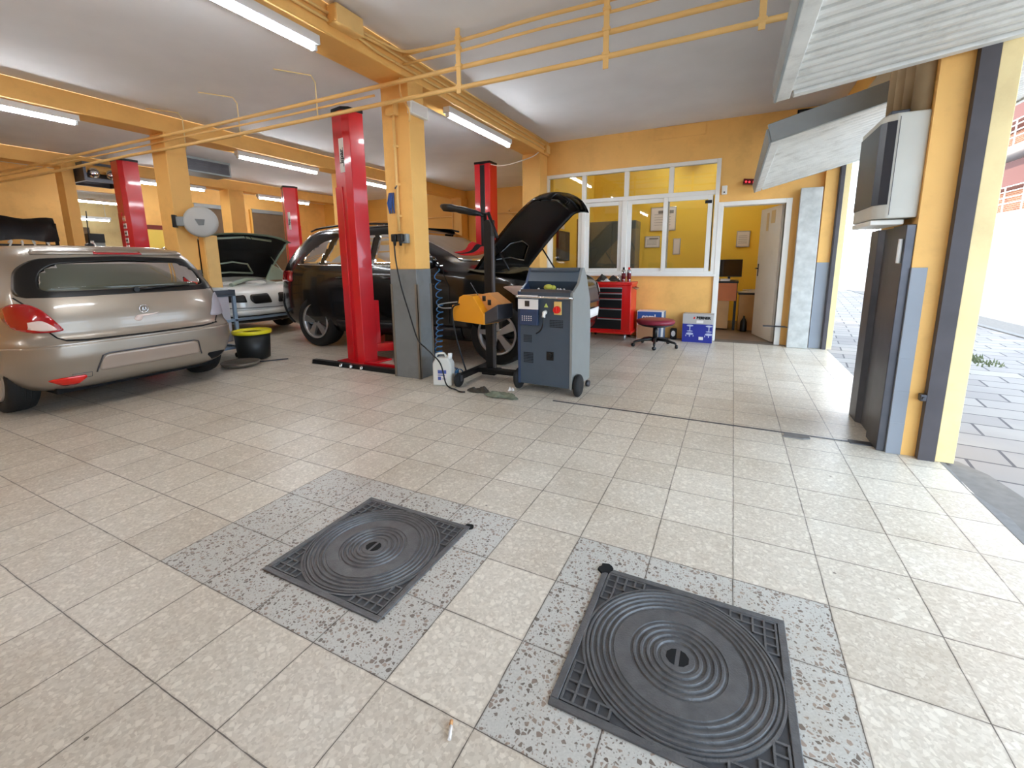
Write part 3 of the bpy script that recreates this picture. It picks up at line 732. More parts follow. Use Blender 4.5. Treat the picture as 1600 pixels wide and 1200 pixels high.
# socket, plugs, cable, hook, cloth
t = thing('power_socket', 'grey wall socket on the near pillar with two black plugs', 'socket', (-3.03, 1.83, 1.44))
b = B(); b.box(-3.04, -2.955, 1.805, 1.855, 1.385, 1.475, .006); obj('box', b, m_frame, t, world=True)
for i, x in enumerate((-3.085, -3.01)):
    b = B(); b.box(x-.03, x+.03, 1.755, 1.806, 1.40, 1.475, .01); b.cyl((x, 1.775, 1.36), (x, 1.78, 1.42), .012, .02); obj('plug', b, m_black, t, world=True)
poly_pipe([(-3.09, 1.775, 1.37), (-3.075, 1.77, 1.2), (-3.02, 1.765, .95), (-2.93, 1.755, .70), (-2.83, 1.74, .45), (-2.72, 1.72, .37), (-2.60, 1.66, .33), (-2.50, 1.655, .24), (-2.46, 1.68, .04), (-2.34, 1.66, .01), (-2.27, 1.62, .01), (-2.22, 1.63, .01)], .007, 'black power cable from the pillar socket sagging to the floor', m_black, 'power_cable', 'cable')
poly_pipe([(-3.06, 1.80, 1.92), (-3.045, 1.78, 1.90), (-3.03, 1.79, 1.93)], .005, 'small dark hook on the near pillar above the socket', m_steel, 'wall_hook', 'hook')
b = B(); random.seed(2)
for k in range(5):
    x = -3.19+.014*k; b.tube([(x+.01, 1.845, 1.88), (x-.004+.012*math.sin(k*2), 1.835, 1.78), (x+.01*math.cos(k*3), 1.84, 1.68+.02*(k % 2))], [.004, .010, .006], 6)
single('blue_cloth', b, M('blue_cloth', (.24, .36, .62), .9), 'small blue cloth hanging on the front of the near pillar', 'cloth')
# reel and boxes on the second-row pillar
t = thing('cable_reel', 'round grey cable reel mounted on the pillar left of the open white car', 'reel', (-6.45, 1.8, 1.78))
mt = Matrix.Translation((-6.50, 1.90, 1.765)) @ Matrix.Rotation(math.radians(52), 4, 'Z')
b = B(); b.lathe([(0, -.055), (.165, -.055), (.195, -.035), (.203, 0), (.195, .035), (.165, .055), (0, .055)], (0, 0, 0), 'y', 28)
bmesh.ops.transform(b.bm, matrix=mt, verts=b.bm.verts); obj('drum_housing', b, m_disc, t, world=True)
b = B(); b.prism([(-.06, .035), (.055, .03), (.04, -.045), (-.02, -.05)], 'y', -.062, -.052, .003, mat=mt); obj('window', b, m_pgrey, t, world=True)
b = B(); b.box(-.27, -.14, -.04, .04, -.06, .06, .006, mat=mt); obj('bracket', b, m_frame, t, world=True)
b = B(); b.box(-.31, -.265, -.05, .05, -.08, .08, .006, mat=mt); obj('mount', b, m_black, t, world=True)
t = thing('switch_cabinet', 'flat orange cabinet on the pillar below the round grey reel', 'cabinet', (-6.68, 2.2, .9))
b = B(); b.box(-6.735, -6.62, 1.97, 2.16, .80, 1.60, .006); obj('body', b, m_or, t, world=True)
b = B(); b.box(-6.622, -6.61, 1.985, 2.145, .82, 1.58, .003); obj('door', b, m_pipe, t, world=True)
t = thing('pressure_gauge', 'small round gauge on the left edge of the reel pillar', 'gauge', (-7.0, 1.82, 1.35))
b = B(); b.lathe([(0, -.03), (.05, -.03), (.06, 0), (0, .01)], (-6.98, 1.66, 1.38), 'y', 20); obj('dial', b, m_chrome, t, world=True)
b = B(); b.lathe([(0, -.035), (.04, -.035), (.04, -.03)], (-6.98, 1.66, 1.38), 'y', 20); obj('face', b, m_black, t, world=True)
b = B(); b.cyl((-6.98, 1.67, 1.10), (-6.98, 1.67, 1.33), .035); obj('filter_bowl', b, m_alu, t, world=True)
# grey boxes under the ceiling
t = thing('ventilation_box', 'long grey ventilation box under the ceiling right of the reel pillar', 'ventilation unit', (-9.0, 3.5, 2.8))
b = B(); b.box(-9.25, -8.8, 2.82, 3.86, 2.84, 3.105, .01); obj('casing', b, m_frame, t, world=True)
b = B(); b.box(-8.80, -8.785, 2.86, 3.82, 2.87, 3.06, .004)
for k in range(4): b.box(-8.787, -8.775, 2.88, 3.80, 2.885+.045*k, 2.905+.045*k)
obj('grille', b, m_steel, t, world=True)
t = thing('ceiling_heater', 'dark heater frame with bright reflectors hanging at the upper left', 'heater', (-10.6, 2.5, 2.8))
b = B(); b.box(-10.9, -10.2, 2.16, 2.20, 2.66, 2.98); b.box(-10.9, -10.2, 2.78, 2.82, 2.66, 2.98); b.box(-10.9, -10.86, 2.2, 2.8, 2.66, 2.98); b.box(-10.24, -10.2, 2.2, 2.8, 2.66, 2.72); b.box(-10.24, -10.2, 2.2, 2.8, 2.94, 2.98)
obj('frame', b, m_steel, t, world=True)
for y in (2.36, 2.62):
    b = B(); b.ball((-10.35, y, 2.83), .09, 14, (.6, 1, 1)); obj('reflector', b, m_chrome, t, world=True)
b = B()
for y in (2.2, 2.78): b.cyl((-10.5, y, 2.97), (-10.5, y, 3.1), .01)
obj('hanger', b, m_steel, t, world=True)

# ------------------------------------------------------------------ far left: rack, gates, doors
t = thing('sheeted_rack', 'black sheeted rack with a row of pale handles below, behind the silver car', 'rack', (-11.0, .8, 0))
b = B(); n = 40; P0 = []
for i in range(n+1):
    y = -1.8 + 3.72*i/n
    for j, (x, z) in enumerate(((-11.35, 1.70), (-11.3, 2.02), (-10.98, 2.03), (-10.88, 1.85), (-10.86, 1.64))):
        P0.append((x+.025*math.sin(i*1.3+j), y, z+.02*math.sin(i*.9+j*2)))
F = []
for i in range(n):
    for j in range(4): a = i*5+j; F.append((a, a+5, a+6, a+1))
b._fin(P0, F, True); obj('cover_sheet', b, m_tarp, t, world=True)
b = B()
for y in (-1.75, .1, 1.9):
    b.box(-10.95, -10.91, y-.02, y+.02, 0, 1.95); b.box(-11.35, -11.31, y-.02, y+.02, 0, 1.95)
for z in (.4, 1.0, 1.55): b.box(-11.35, -10.91, -1.75, 1.9, z, z+.03)
obj('rack_frame', b, m_blackm, t, world=True)
random.seed(9)
for k in range(22):
    y = -1.6+k*.16+random.uniform(-.03, .03); tl = random.uniform(-.05, .05); h = random.uniform(.14, .25)
    b = B(); b.cyl((-10.90, y, 1.60), (-10.88, y+tl, 1.60+h*.25), .014, n=8); b.cyl((-10.88, y+tl, 1.60+h*.25-.02), (-10.87, y-tl, 1.44), .014, .011, n=8)
    obj('tool_handle', b, m_whitet, t, world=True)
for i, (y0, y1, lab) in enumerate(((4.95, 5.98, 'left'), (6.45, 7.50, 'right'))):
    g = thing('door_%d' % (i+3), '', '', (-12.18, (y0+y1)/2, 0)); del g['label']; del g['category']; g['kind'] = 'structure'
    b = B(); b.box(-12.2, -12.16, y0, y1, 0, 2.62, .004); obj('door_leaf', b, m_brn, g, world=True)
    b = B(); b.box(-12.2, -12.14, y0-.05, y0, 0, 2.70); b.box(-12.2, -12.14, y1, y1+.05, 0, 2.70); obj('door_frame', b, m_ord, g, world=True)
    b = B(); b.box(-12.2, -12.12, y0, y1, 2.62, 2.72, .01); obj('shutter_rail', b, m_frame, g, world=True)
g = thing('door_5', '', '', (-12.1, 4.0, 0)); del g['label']; del g['category']; g['kind'] = 'structure'
b = B(); b.box(-12.2, -12.15, 3.82, 4.28, 0, 2.02, .004); obj('door_leaf', b, M('yellow_door', (.92, .80, .38), .4), g, world=True)
b = B(); b.box(-12.2, -12.14, 3.78, 4.32, 2.02, 2.12, .004); b.box(-12.2, -12.14, 3.78, 3.82, 0, 2.02); obj('door_frame', b, M('red_brown_frame', (.45, .16, .12), .5), g, world=True)
b = B(); b.cyl((-12.15, 3.9, 1.25), (-12.1, 3.9, 1.25), .01); b.cyl((-12.1, 3.9, 1.25), (-12.1, 4.02, 1.25), .01); obj('door_handle', b, m_chrome, g, world=True)
b = B(); b.box(-16.9, -16.8, 3.3, 4.6, 0, 2.3); single('roller_gate', b, m_brn, 'brown gate at the end of the far left back room', 'gate')
t = thing('wall_speaker', 'grey box with dark lid by the pillar left of the lift post with white labels', 'box', (-10.4, 2.3, 1.2))
b = B(); b.box(-10.62, -10.5, 2.2, 2.42, 1.2, 1.62, .006); obj('body', b, m_frame, t, world=True)
b = B(); b.box(-10.62, -10.48, 2.18, 2.42, 1.62, 1.78, .01); obj('lid', b, m_black, t, world=True)
b = B(); b.box(-9.5, -9.25, 1.72, 2.0, 0, 1.42, .02); single('parts_locker', b, m_black, 'black locker behind the silver car roof beside the leftmost lift post', 'locker')
b = B(); b.lathe([(0, 0), (.05, 0), (.05, .12), (.03, .15), (.03, .18), (0, .18)], (-9.38, 1.80, 1.42), n=20); single('clear_bottle', b, m_poly, 'pale bottle standing behind the silver car roof', 'bottle')

# ------------------------------------------------------------------ two-post lifts
def lift_post(name, loc, rotz, label, H=2.85, wide=.35, deep=.30, text=True, group=None):
    t = thing('lift_post', label, 'lift post', loc, rotz, group)
    w2, d2, c = wide/2, deep/2, .055
    # outer side faces -y, carriage side faces +y
    out = [(-w2+c, -d2), (w2-c, -d2), (w2, -d2+c), (w2, d2), (w2-.10, d2), (w2-.10, d2-.03), (-w2+.10, d2-.03), (-w2+.10, d2), (-w2, d2), (-w2, -d2+c)]
    b = B(); b.prism(out, 'z', .02, H, .004); obj('column', b, m_red, t)
    b = B(); b.box(-.10, .03, -d2-.012, -d2+.002, .05, 2.05, .005); obj('front_rib', b, m_red, t)
    b = B(); b.box(-w2+.10, w2-.10, d2-.028, d2-.008, .1, H-.02); obj('belt_cover', b, m_black, t)
    b = B(); b.prism([(-w2-.006, -d2+c), (-w2+c, -d2-.006), (w2-c, -d2-.006), (w2+.006, -d2+c), (w2+.006, d2+.004), (-w2-.006, d2+.004)], 'z', H, H+.035, .004); obj('top_cap', b, m_blackm, t)
    b = B(); b.box(-.24, .24, -.19, .26, 0, .022, .003)
    obj('base_plate', b, m_red, t)
    # carriage with arms on the +y side
    b = B(); b.box(-.14, .14, d2-.02, d2+.07, .12, .75, .006); obj('carriage', b, m_red, t)
    for s in (-1, 1):
        a = math.radians(90-s*38); mt = Matrix.Translation((s*.08, d2+.03, .17)) @ Matrix.Rotation(a, 4, 'Z')
        b = B(); b.box(0, .62, -.06, .06, -.05, .05, .006, mat=mt); b.cyl(mt @ Vector((.6, 0, -.02)), mt @ Vector((.6, 0, .10)), .05, n=16)
        obj('swing_arm', b, m_red, t)
    for z in (.98, 1.62):
        b = B(); b.cyl((-w2+.05, -d2+.03-.004, z), (-w2+.035, -d2-.004+.02, z), .014, n=12); obj('bolt_hole', b, m_dark, t)
    if text:
        lab = B(); lab.box(w2-.125, w2-.045, -d2-.004, -d2+.002, 2.20, 2.56)
        # plate sits on the front right half
        bmesh.ops.translate(lab.bm, verts=lab.bm.verts, vec=(-.005, -.001, 0)); pl = obj('name_plate', lab, m_label, t, label='white plate with dark lettering set upright')
        tx = B(); text_front(tx, 'kpar', .085, (w2-.088, -d2-.0065, 2.37), .001, PI/2, .002); tx.box(w2-.062, w2-.056, -d2-.0075, -d2-.005, 2.26, 2.46); obj('lettering', tx, m_ink, pl)
    return t
A = lift_post('lift_post', (-4.09, 2.235, 0), math.radians(-10), 'nearest tall red lift post with a white name plate, left of the near pillar', wide=.29, deep=.24)
Bp = lift_post('lift_post', (-3.87, 5.06, 0), math.radians(180), 'red lift post with black channel rising behind the black car bonnet', text=False, wide=.29, H=2.78)
Cp = lift_post('lift_post', (-9.06, 5.30, 0), math.radians(150), 'far dark red lift post with a small white plate behind the black car tail', text=False)
for z, h in ((2.1, .34),):
    b = B(); b.box(-8.94, -8.87, 5.11, 5.12, 1.95, 2.32); o = obj('name_plate', b, m_label, None)
    bpy.context.view_layer.update(); o.parent = Cp; o.matrix_parent_inverse = Cp.matrix_world.inverted(); 
    b = B(); text_front(b, 'kpar', .08, (-8.905, 5.105, 2.12), .001, PI/2, .002); o2 = obj('lettering', b, m_ink, None); bpy.context.view_layer.update(); o2.parent = o; o2.matrix_parent_inverse = o.matrix_world.inverted()
D = lift_post('lift_post', (-9.05, 2.25, 0), math.radians(-4), 'leftmost red lift post carrying a column of small white labels', text=False, H=2.85, deep=.26)
for k in range(8):
    z = 1.95-.115*k
    b = B(); b.box(.03, .13, -.137, -.128, z-.04, z+.04); pl = obj('label_tag', b, m_label if k else M('pale_orange_label', (.86, .62, .48), .6), D)
    b = B()
    for q in range(3): b.box(.04+.03*q, .06+.03*q, -.1385, -.137, z-.02+.01*(q % 2), z+.012)
    obj('print', b, m_ink if k else m_label, pl)
# black floor channel by the near post
t = thing('floor_channel', 'black steel cable channel on the floor in front of the near red lift post', 'channel', (-3.9, 1.93, 0))
b = B(); b.prism([(1.90, .0), (1.98, .0), (1.97, .05), (1.91, .05)], 'x', -4.58, -3.25, .003); obj('channel', b, m_blackm, t, world=True)
b = B()
for x in (-4.08, -3.92, -3.76): b.cyl((x, 1.88, .03), (x, 1.90, .03), .02, n=8); b.cyl((x, 1.875, .0), (x, 1.875, .04), .012, n=8)
obj('bolt', b, m_chrome, t, world=True)
b = B(); b.box(-3.85, -3.30, 2.02, 2.06, .03, .06, mat=Matrix.Rotation(0, 4, 'Z')); single('red_floor_bar', b, m_red, 'thin dark red bar on the floor between the lift post and the pillar', 'bar')

# ------------------------------------------------------------------ overhead doors
def shutter(name, x0, z0, x1, z1, y0, y1, label, rib=.106):
    L = math.hypot(x1-x0, z1-z0); a = math.atan2(z1-z0, x1-x0)
    t = thing('overhead_door', label, 'door', (x0, (y0+y1)/2, z0))
    mt = Matrix.Translation((x0, 0, z0)) @ Matrix.Rotation(-a, 4, 'Y')
    # ribbed sheet: profile across y, extruded along local x
    b = B(); y = y0+.035; n = int((y1-y0-.10)/rib); w = (y1-y0-.10)/n
    for k in range(n):
        b.prism([(y+.012, .045), (y+.020, .010), (y+w*.36, .002), (y+w*.7, .002), (y+w-.014, .014), (y+w-.008, .045)], 'x', .06, L-.05, mat=mt); y += w
    obj('ribbed_panel', b, m_shut, t, world=True)
    b = B(); b.box(.06, L-.05, y0+.03, y1-.05, .044, .06, mat=mt); obj('gap_shade_sheet', b, M('slat_gap_shade', (.26, .26, .25), .7), t, world=True)  # dark colour stands in for the shade in the gaps between slats
    b = B()
    b.box(0, .07, y0, y1, -.012, .075, .004, mat=mt); b.box(L-.07, L, y0, y1, -.012, .075, .004, mat=mt)
    obj('end_rail', b, m_shut, t, world=True)
    b = B(); b.box(0, L-.07, y0-.012, y0+.03, -.014, .12, .004, mat=mt); obj('side_rail', b, m_frame, t, world=True)
    b = B(); b.box(.085, L-.07, y1-.06, y1, -.012, .075, .004, mat=mt); obj('side_rail', b, m_shut, t, world=True)
    b = B(); b.box(-.015, 0, y0, y1, -.015, .09, .002, mat=mt); obj('edge_seal', b, m_frame, t, world=True)
    b = B(); b.box(.95, 1.0, y1-.02, y1+.02, .0, .07, .003, mat=mt); b.box(.5, 1.0, y1-.012, y1+.005, .06, .085, mat=mt); obj('pivot_arm', b, m_steel, t, world=True)
    return t
shutter('s', .085, 2.14, 2.30, 2.43, -2.25, 1.60, 'near open overhead door with grey ribs filling the top right corner')
shutter('s', .116, 2.09, 2.30, 2.66, 2.42, 5.34, 'far open overhead door tilted above the second street opening')

# wall cabinet with dark window on the pier
t = thing('wall_cabinet', 'pale grey wall cabinet with dark glazed front high on the street pillar', 'cabinet', (.75, 1.95, 1.41))
b = B(); b.prism([(.845, 1.675), (.70, 1.675), (.665, 1.70), (.645, 1.74), (.645, 2.20), (.845, 2.20)], 'z', 1.42, 2.0, .008); obj('body', b, M('pale_grey_enamel', (.78, .77, .73), .4, var=.04), t, world=True)
b = B(); b.prism([(.70, 1.671), (.66, 1.694), (.638, 1.735), (.638, 2.18), (.645, 2.18), (.650, 1.742), (.668, 1.704), (.702, 1.679)], 'z', 1.50, 1.96, .001); obj('glazed_front', b, M('dark_smoked_plastic', (.13, .15, .19), .35), t, world=True)
b = B(); b.box(.68, .845, 1.74, 2.18, 2.0, 2.03, .006); obj('top_lip', b, m_steel, t, world=True)
b = B(); b.box(.64, .80, 1.72, 2.18, 1.385, 1.415, .006); obj('lower_lip', b, m_white, t, world=True)
b = B(); b.box(.712, .714, 1.672, 1.676, 1.44, 1.98); obj('panel_seam', b, m_steel, t, world=True)

# ------------------------------------------------------------------ manhole covers
m_ironD = M('cast_iron_recess', (.27, .27, .28), .6, metal=.2, var=.2, vscale=40)
def manhole(cx, cy, s, label, rot=0.):
    t = thing('manhole_cover', label, 'manhole cover', (cx, cy, 0), rot)
    h = s/2
    b = B()
    b.box(-h, h, -h, -h+.022, 0, .007, .002); b.box(-h, h, h-.022, h, 0, .007, .002); b.box(-h, -h+.022, -h+.022, h-.022, 0, .007, .002); b.box(h-.022, h, -h+.022, h-.022, 0, .007, .002)
    obj('frame', b, m_iron, t)
    b = B(); b.box(-h+.022, h-.022, -h+.022, h-.022, -.004, .0015)
    obj('base_plate', b, m_ironD, t)
    R = h-.026
    prof = [(R+.008, .0), (R+.008, .006), (R+.001, .0065), (R, .002), (R-.004, .002), (R-.005, .0075), (R-.010, .0075)]
    rings = [.268, .250, .232, .214, .196]; r = R-.008
    groove = .006
    def ring(prof, r_out, r_in):
        prof += [(r_out, .003), (r_out-.003, .0085), (r_in+.003, .0085), (r_in, .003)]
    for ro, ri in ((.262, .250), (.243, .232), (.225, .214), (.206, .197)): ring(prof, ro, ri)
    prof += [(.190, .003), (.188, .0065), (.140, .0065), (.138, .003)]
    for ro, ri in ((.132, .120), (.112, .100), (.092, .080), (.072, .058)): ring(prof, ro, ri)
    prof += [(.05, .003), (.048, .006), (.0, .006)]
    b = B(); b.lathe(prof, n=96); obj('lid', b, m_iron, t, sharp=30)
    b = B()
    for sx in (-1, 1): b.prism([(sx*.006, -.030), (sx*.02, -.025), (sx*.032, -.010), (sx*.032, .010), (sx*.02, .025), (sx*.006, .030)], 'z', .0052, .0068)
    obj('key_hole', b, m_dark, t)
    b = B()
    n = 7; st = (h-.03)/6.2
    for qx in (-1, 1):
        for qy in (-1, 1):
            b = B(); E_ = set()
            for i in range(5):
                for j in range(5):
                    x = h-.028-i*.033; y = h-.028-j*.033
                    x1, y1 = x-.033, y-.033
                    if math.hypot(x1, y1) > R+.002:
                        # raised ribs round each sunk cell
                        E_ |= {('v', i, j), ('v', i+1, j), ('h', i, j), ('h', i, j+1)}
            for (kd, i, j) in sorted(E_):
                x = h-.028-i*.033; y = h-.028-j*.033; q_ = .003
                if kd == 'v': a0, a1, c0, c1, zt = x-q_, x+q_, y-.033-q_, y+q_, .0066
                else: a0, a1, c0, c1, zt = x-.033-q_, x+q_, y-q_, y+q_, .0062
                xa, xb_ = sorted((qx*a0, qx*a1)); ya, yb = sorted((qy*c0, qy*c1)); b.box(xa, xb_, ya, yb, .0005*(kd == 'v'), zt-(.0001*((i+j) % 2)))
            obj('corner_grid', b, m_iron, t)
    return t
manhole(-1.368, -.452, .60, 'square manhole cover in the middle foreground, the farther of the two')
manhole(-.150, -.455, .605, 'nearest square manhole cover at the bottom right of the photo', rot=PI*1.25 if False else 0)
def blob(cx, cy, r, h, n=14, seed=1):
    random.seed(seed); b = B(); bot = []; top = []
    for i in range(n):
        a = 2*PI*i/n; k = random.uniform(.75, 1.15); bot.append((cx+r*k*math.cos(a), cy+r*k*math.sin(a)))
    b.prism(bot, 'z', 0, h); return b
single('dirt_lump', blob(-1.075, -.15, .022, .006, seed=4), m_dark, 'dark lump of dirt at the right corner of the farther manhole cover', 'dirt')
single('dirt_lump', blob(-.445, -.16, .028, .008, seed=5), m_dark, 'dark lump of dirt at the top corner of the nearest manhole cover', 'dirt')
b = B(); b.cyl((-.655, -.925, .006), (-.64, -.955, .006), .0045, n=10); o = single('cigarette_butt', b, m_label, 'small cigarette butt on the floor at the bottom centre', 'cigarette butt')
b = B(); b.cyl((-.655, -.925, .006), (-.661, -.913, .006), .0047, n=10); obj('filter', b, m_copper, o)
b = B(); b.prism([(.30, 1.665), (.41, 1.66), (.46, 1.69), (.455, 1.735), (.32, 1.74)], 'z', 0, .008); single('mortar_patch', b, m_conc, 'grey mortar patch on the floor seam near the street pillar', 'patch')

# ------------------------------------------------------------------ coolant service machine (grey cabinet on wheels)
t = thing('service_machine', 'tall blue grey wheeled service machine with sloped top beside the car front', 'machine', (-1.52, 2.1, 0))
fx0, fx1, yf, yb_ = -1.80, -1.265, 1.90, 2.36
mt = Matrix.Translation((-1.53, 2.1, 0)) @ Matrix.Rotation(math.radians(-3), 4, 'Z') @ Matrix.Translation((1.53, -2.1, 0))
side = [(1.90, .075), (2.36, .075), (2.36, .62), (2.33, .85), (2.24, 1.05), (2.17, 1.135), (2.13, 1.135), (2.05, 1.0), (1.93, .93), (1.90, .93)]
b = B(); b.prism([(1.905, .08), (2.35, .08), (2.35, .62), (2.32, .85), (2.20, .925), (1.905, .925)], 'x', fx0+.02, fx1-.02, mat=mt); obj('body', b, m_cart, t, world=True)
for x0, x1 in ((fx0, fx0+.025), (fx1-.025, fx1)):
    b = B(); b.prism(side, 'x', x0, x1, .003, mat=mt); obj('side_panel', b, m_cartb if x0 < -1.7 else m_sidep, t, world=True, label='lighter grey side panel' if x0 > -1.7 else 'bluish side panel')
b = B(); b.prism([(2.17, 1.135), (2.13, 1.135), (2.06, 1.015), (2.13, .90), (2.19, .90), (2.24, 1.05)], 'x', fx0+.025, fx1-.025, mat=mt); b.box(fx0+.03, fx1-.03, 2.10, 2.13, 1.10, 1.125, .004, mat=mt); obj('top_hood', b, m_cart, t, world=True)
b = B(); b.box(fx0+.03, fx1-.03, 1.91, 2.10, .925, .935, mat=mt); b.box(fx0+.03, fx1-.03, 1.91, 1.925, .935, .95, mat=mt); obj('tray', b, m_steel, t, world=True)
b = B(); q = [(fx0+.0, 1.90, .875), (fx0+.005, 1.865, .885), (fx0+.03, 1.855, .885), (fx1-.03, 1.855, .885), (fx1-.005, 1.865, .885), (fx1, 1.90, .875)]
b.tube([mt @ Vector(p) for p in q], .011, 10); obj('push_handle', b, m_chrome, t, world=True)
b = B(); b.box(-1.765, -1.585, 1.87, 1.90, .63, .86, .006, mat=mt); p = obj('document_pocket', b, m_cartb, t, world=True)
b = B()
for i in range(5):
    for j in range(3): b.cyl(mt @ Vector((-1.735+.022*i, 1.869, .675+.018*j)), mt @ Vector((-1.735+.022*i, 1.866, .675+.018*j)), .005, n=8)
obj('punched_hole', b, m_label, p, world=True)
b = B(); b.box(-1.775, -1.575, 1.862, 1.868, .775, .865, .001, mat=mt); b.box(-1.775, -1.575, 1.835, 1.865, .888, .900, .003, mat=mt); obj('manual', b, m_label, t, world=True, label='pale paper manual in a sleeve')
b = B(); b.box(-1.705, -1.66, 1.858, 1.863, .80, .85, mat=mt); obj('logo_patch', b, M('dark_brown_print', (.22, .18, .15), .6), t, world=True)
b = B(); b.prism([(-1.535, .795), (-1.495, .795), (-1.515, .83)], 'y', 1.898, 1.902, mat=mt); obj('warning_sticker', b, m_ygreen, t, world=True)
b = B(); b.box(-1.435, -1.365, 1.885, 1.90, .735, .85, .004, mat=mt); sw = obj('switch_plate', b, M('pale_yellow_plate', (.88, .75, .45), .5), t, world=True)
b = B(); b.cyl(mt @ Vector((-1.40, 1.885, .78)), mt @ Vector((-1.40, 1.855, .78)), .033, .03, n=24); b.box(-1.407, -1.393, 1.845, 1.857, .755, .805, .003, mat=mt); obj('rotary_knob', b, m_redb, sw, world=True)
b = B(); b.cyl(mt @ Vector((-1.517, 1.90, .755)), mt @ Vector((-1.517, 1.86, .745)), .018, n=14); b.cyl(mt @ Vector((-1.517, 1.865, .765)), mt @ Vector((-1.517, 1.85, .71)), .012, .016, n=12); obj('plug', b, m_white, t, world=True)
b = B(); b.tube(smooth_pts([mt @ Vector(p_) for p_ in ((-1.517, 1.85, .71), (-1.52, 1.84, .64), (-1.55, 1.85, .59), (-1.60, 1.88, .56))], 6), .007, 8); obj('cable', b, m_black, t, world=True)
for (gx, gz, nx, nz) in ((-1.69, .51, 6, 5), (-1.69, .32, 7, 7), (-1.43, .66, 9, 5)):
    b = B()
    for i in range(nx):
        for j in range(nz): b.box(gx-.05+.0145*i, gx-.05+.0145*i+.008, 1.9025, 1.9045, gz-.04+.0145*j, gz-.04+.0145*j+.008, mat=mt)
    obj('vent_grid', b, m_dark, t, world=True)
b = B(); b.box(-1.51, -1.44, 1.90, 1.904, .32, .40, .002, mat=mt); b.cyl(mt @ Vector((-1.475, 1.90, .37)), mt @ Vector((-1.475, 1.885, .37)), .016, n=12); obj('hose_port', b, m_black, t, world=True)
for x in (fx0-.03, fx1+.03):
    wb = B(); wb.lathe([(.045, -.022), (.085, -.024), (.10, -.012), (.10, .012), (.085, .024), (.045, .022)], mt @ Vector((x, 2.0-.02, .10)), 'x', 32); ww = obj('wheel', wb, m_rub, t, world=True)
    wb = B(); wb.lathe([(0, -.018), (.045, -.015), (.045, .015), (0, .018)], mt @ Vector((x, 1.98, .10)), 'x', 24); obj('hub', wb, m_cart, ww, world=True)
b = B(); b.cyl(mt @ Vector((fx1-.02, 2.33, .03)), mt @ Vector((fx1+.01, 2.33, .03)), .03, n=16); b.cyl(mt @ Vector((fx0+.02, 2.33, .03)), mt @ Vector((fx0+.05, 2.33, .03)), .03, n=16); b.cyl(mt @ Vector((fx1-.02, 1.98, .1)), mt @ Vector((fx1+.05, 1.98, .1)), .012, n=12); b.cyl(mt @ Vector((fx0+.02, 1.98, .1)), mt @ Vector((fx0-.05, 1.98, .1)), .012, n=12); obj('axle_and_castor', b, m_steel, t, world=True)
b = B(); b.ball((-1.54, 1.99, .965), .035, 12, (1.3, .9, .8)); b.ball((-1.50, 2.0, .96), .028, 10, (1, 1, .9)); single('crumpled_wipe', b, M('yellow_green_wipe', (.72, .70, .28), .9, bump=.6, bscale=40), 'crumpled yellow green wipe in the tray of the service machine', 'cloth')
b = B()
for k, (x, y) in enumerate(((-1.42, 1.97), (-1.39, 1.98), (-1.45, 1.99), (-1.63, 1.98))): b.ball((x, y, .948), .012, 8)
single('small_fittings', b, m_alu, 'small metal fittings beside the wipe in the machine tray', 'fittings')

# ------------------------------------------------------------------ headlamp tester on a post
t = thing('headlamp_tester', 'orange headlamp tester box on a tall black post with a wheeled base', 'tester', (-2.28, 2.18, 0))
b = B(); b.box(-2.30, -2.215, 2.17, 2.25, .06, 1.60, .004); obj('post', b, m_blackm, t, world=True)
b = B(); b.box(-2.214, -2.192, 2.165, 2.19, .10, 1.44, .002); obj('scale_strip', b, m_steel, t, world=True)
b = B(); b.tube([(-2.29, 2.19, 1.58), (-2.27, 2.16, 1.66), (-2.23, 2.15, 1.66), (-2.13, 2.12, 1.45), (-2.13, 2.13, 1.42)], .018, 8); obj('sight_arm', b, m_blackm, t, world=True)
b = B(); q = [(-2.74, 2.1, 1.755), (-2.70, 2.1, 1.735), (-2.62, 2.1, 1.725), (-2.56, 2.1, 1.712), (-2.50, 2.1, 1.70), (-2.44, 2.1, 1.685), (-2.36, 2.12, 1.665), (-2.30, 2.16, 1.65)]
b.tube(q, [.018, .038, .040, .032, .038, .034, .03, .016], 10); b.tube([(-2.34, 2.12, 1.66), (-2.28, 2.17, 1.63)], .014, 8); obj('padded_arm', b, m_black, t, world=True)
# orange box : long axis x, slanted top front
hp = Matrix.Translation((-2.29, 2.08, 0)) @ Matrix.Rotation(math.radians(-14), 4, 'Z')
b = B(); prof = [(-.32, .605), (.13, .595), (.13, .705), (.115, .71), (-.02, .87), (-.15, .875), (-.21, .85), (-.235, .765), (-.32, .765)]
b.prism(prof, 'y', -.10, .12, .006, mat=hp); obj('tester_box', b, m_amber, t, world=True)
b = B(); b.prism([(.132, .60), (.30, .66), (.30, .80), (.132, .715)], 'y', -.09, .13, .004, mat=hp); obj('lens_housing', b, m_steel, t, world=True)
b = B(); b.prism([(-.02, .873), (.115, .713), (.30, .80), (.12, .90)], 'y', -.02, .12, .003, mat=hp); obj('sloping_lid', b, M('orange_lid', (.85, .60, .35), .4), t, world=True)
b = B()
for x, z in ((.06, .85), (.13, .815)): b.cyl(hp @ Vector((x, .0, z-.03)), hp @ Vector((x, -.005, z+.02)), .032, .028, n=20)
obj('control_knob', b, m_black, t, world=True)
b = B(); b.tube([hp @ Vector(p_) for p_ in ((-.02, -.02, .87), (-.12, -.02, .99))], .004, 6); obj('pointer_rod', b, m_steel, t, world=True)
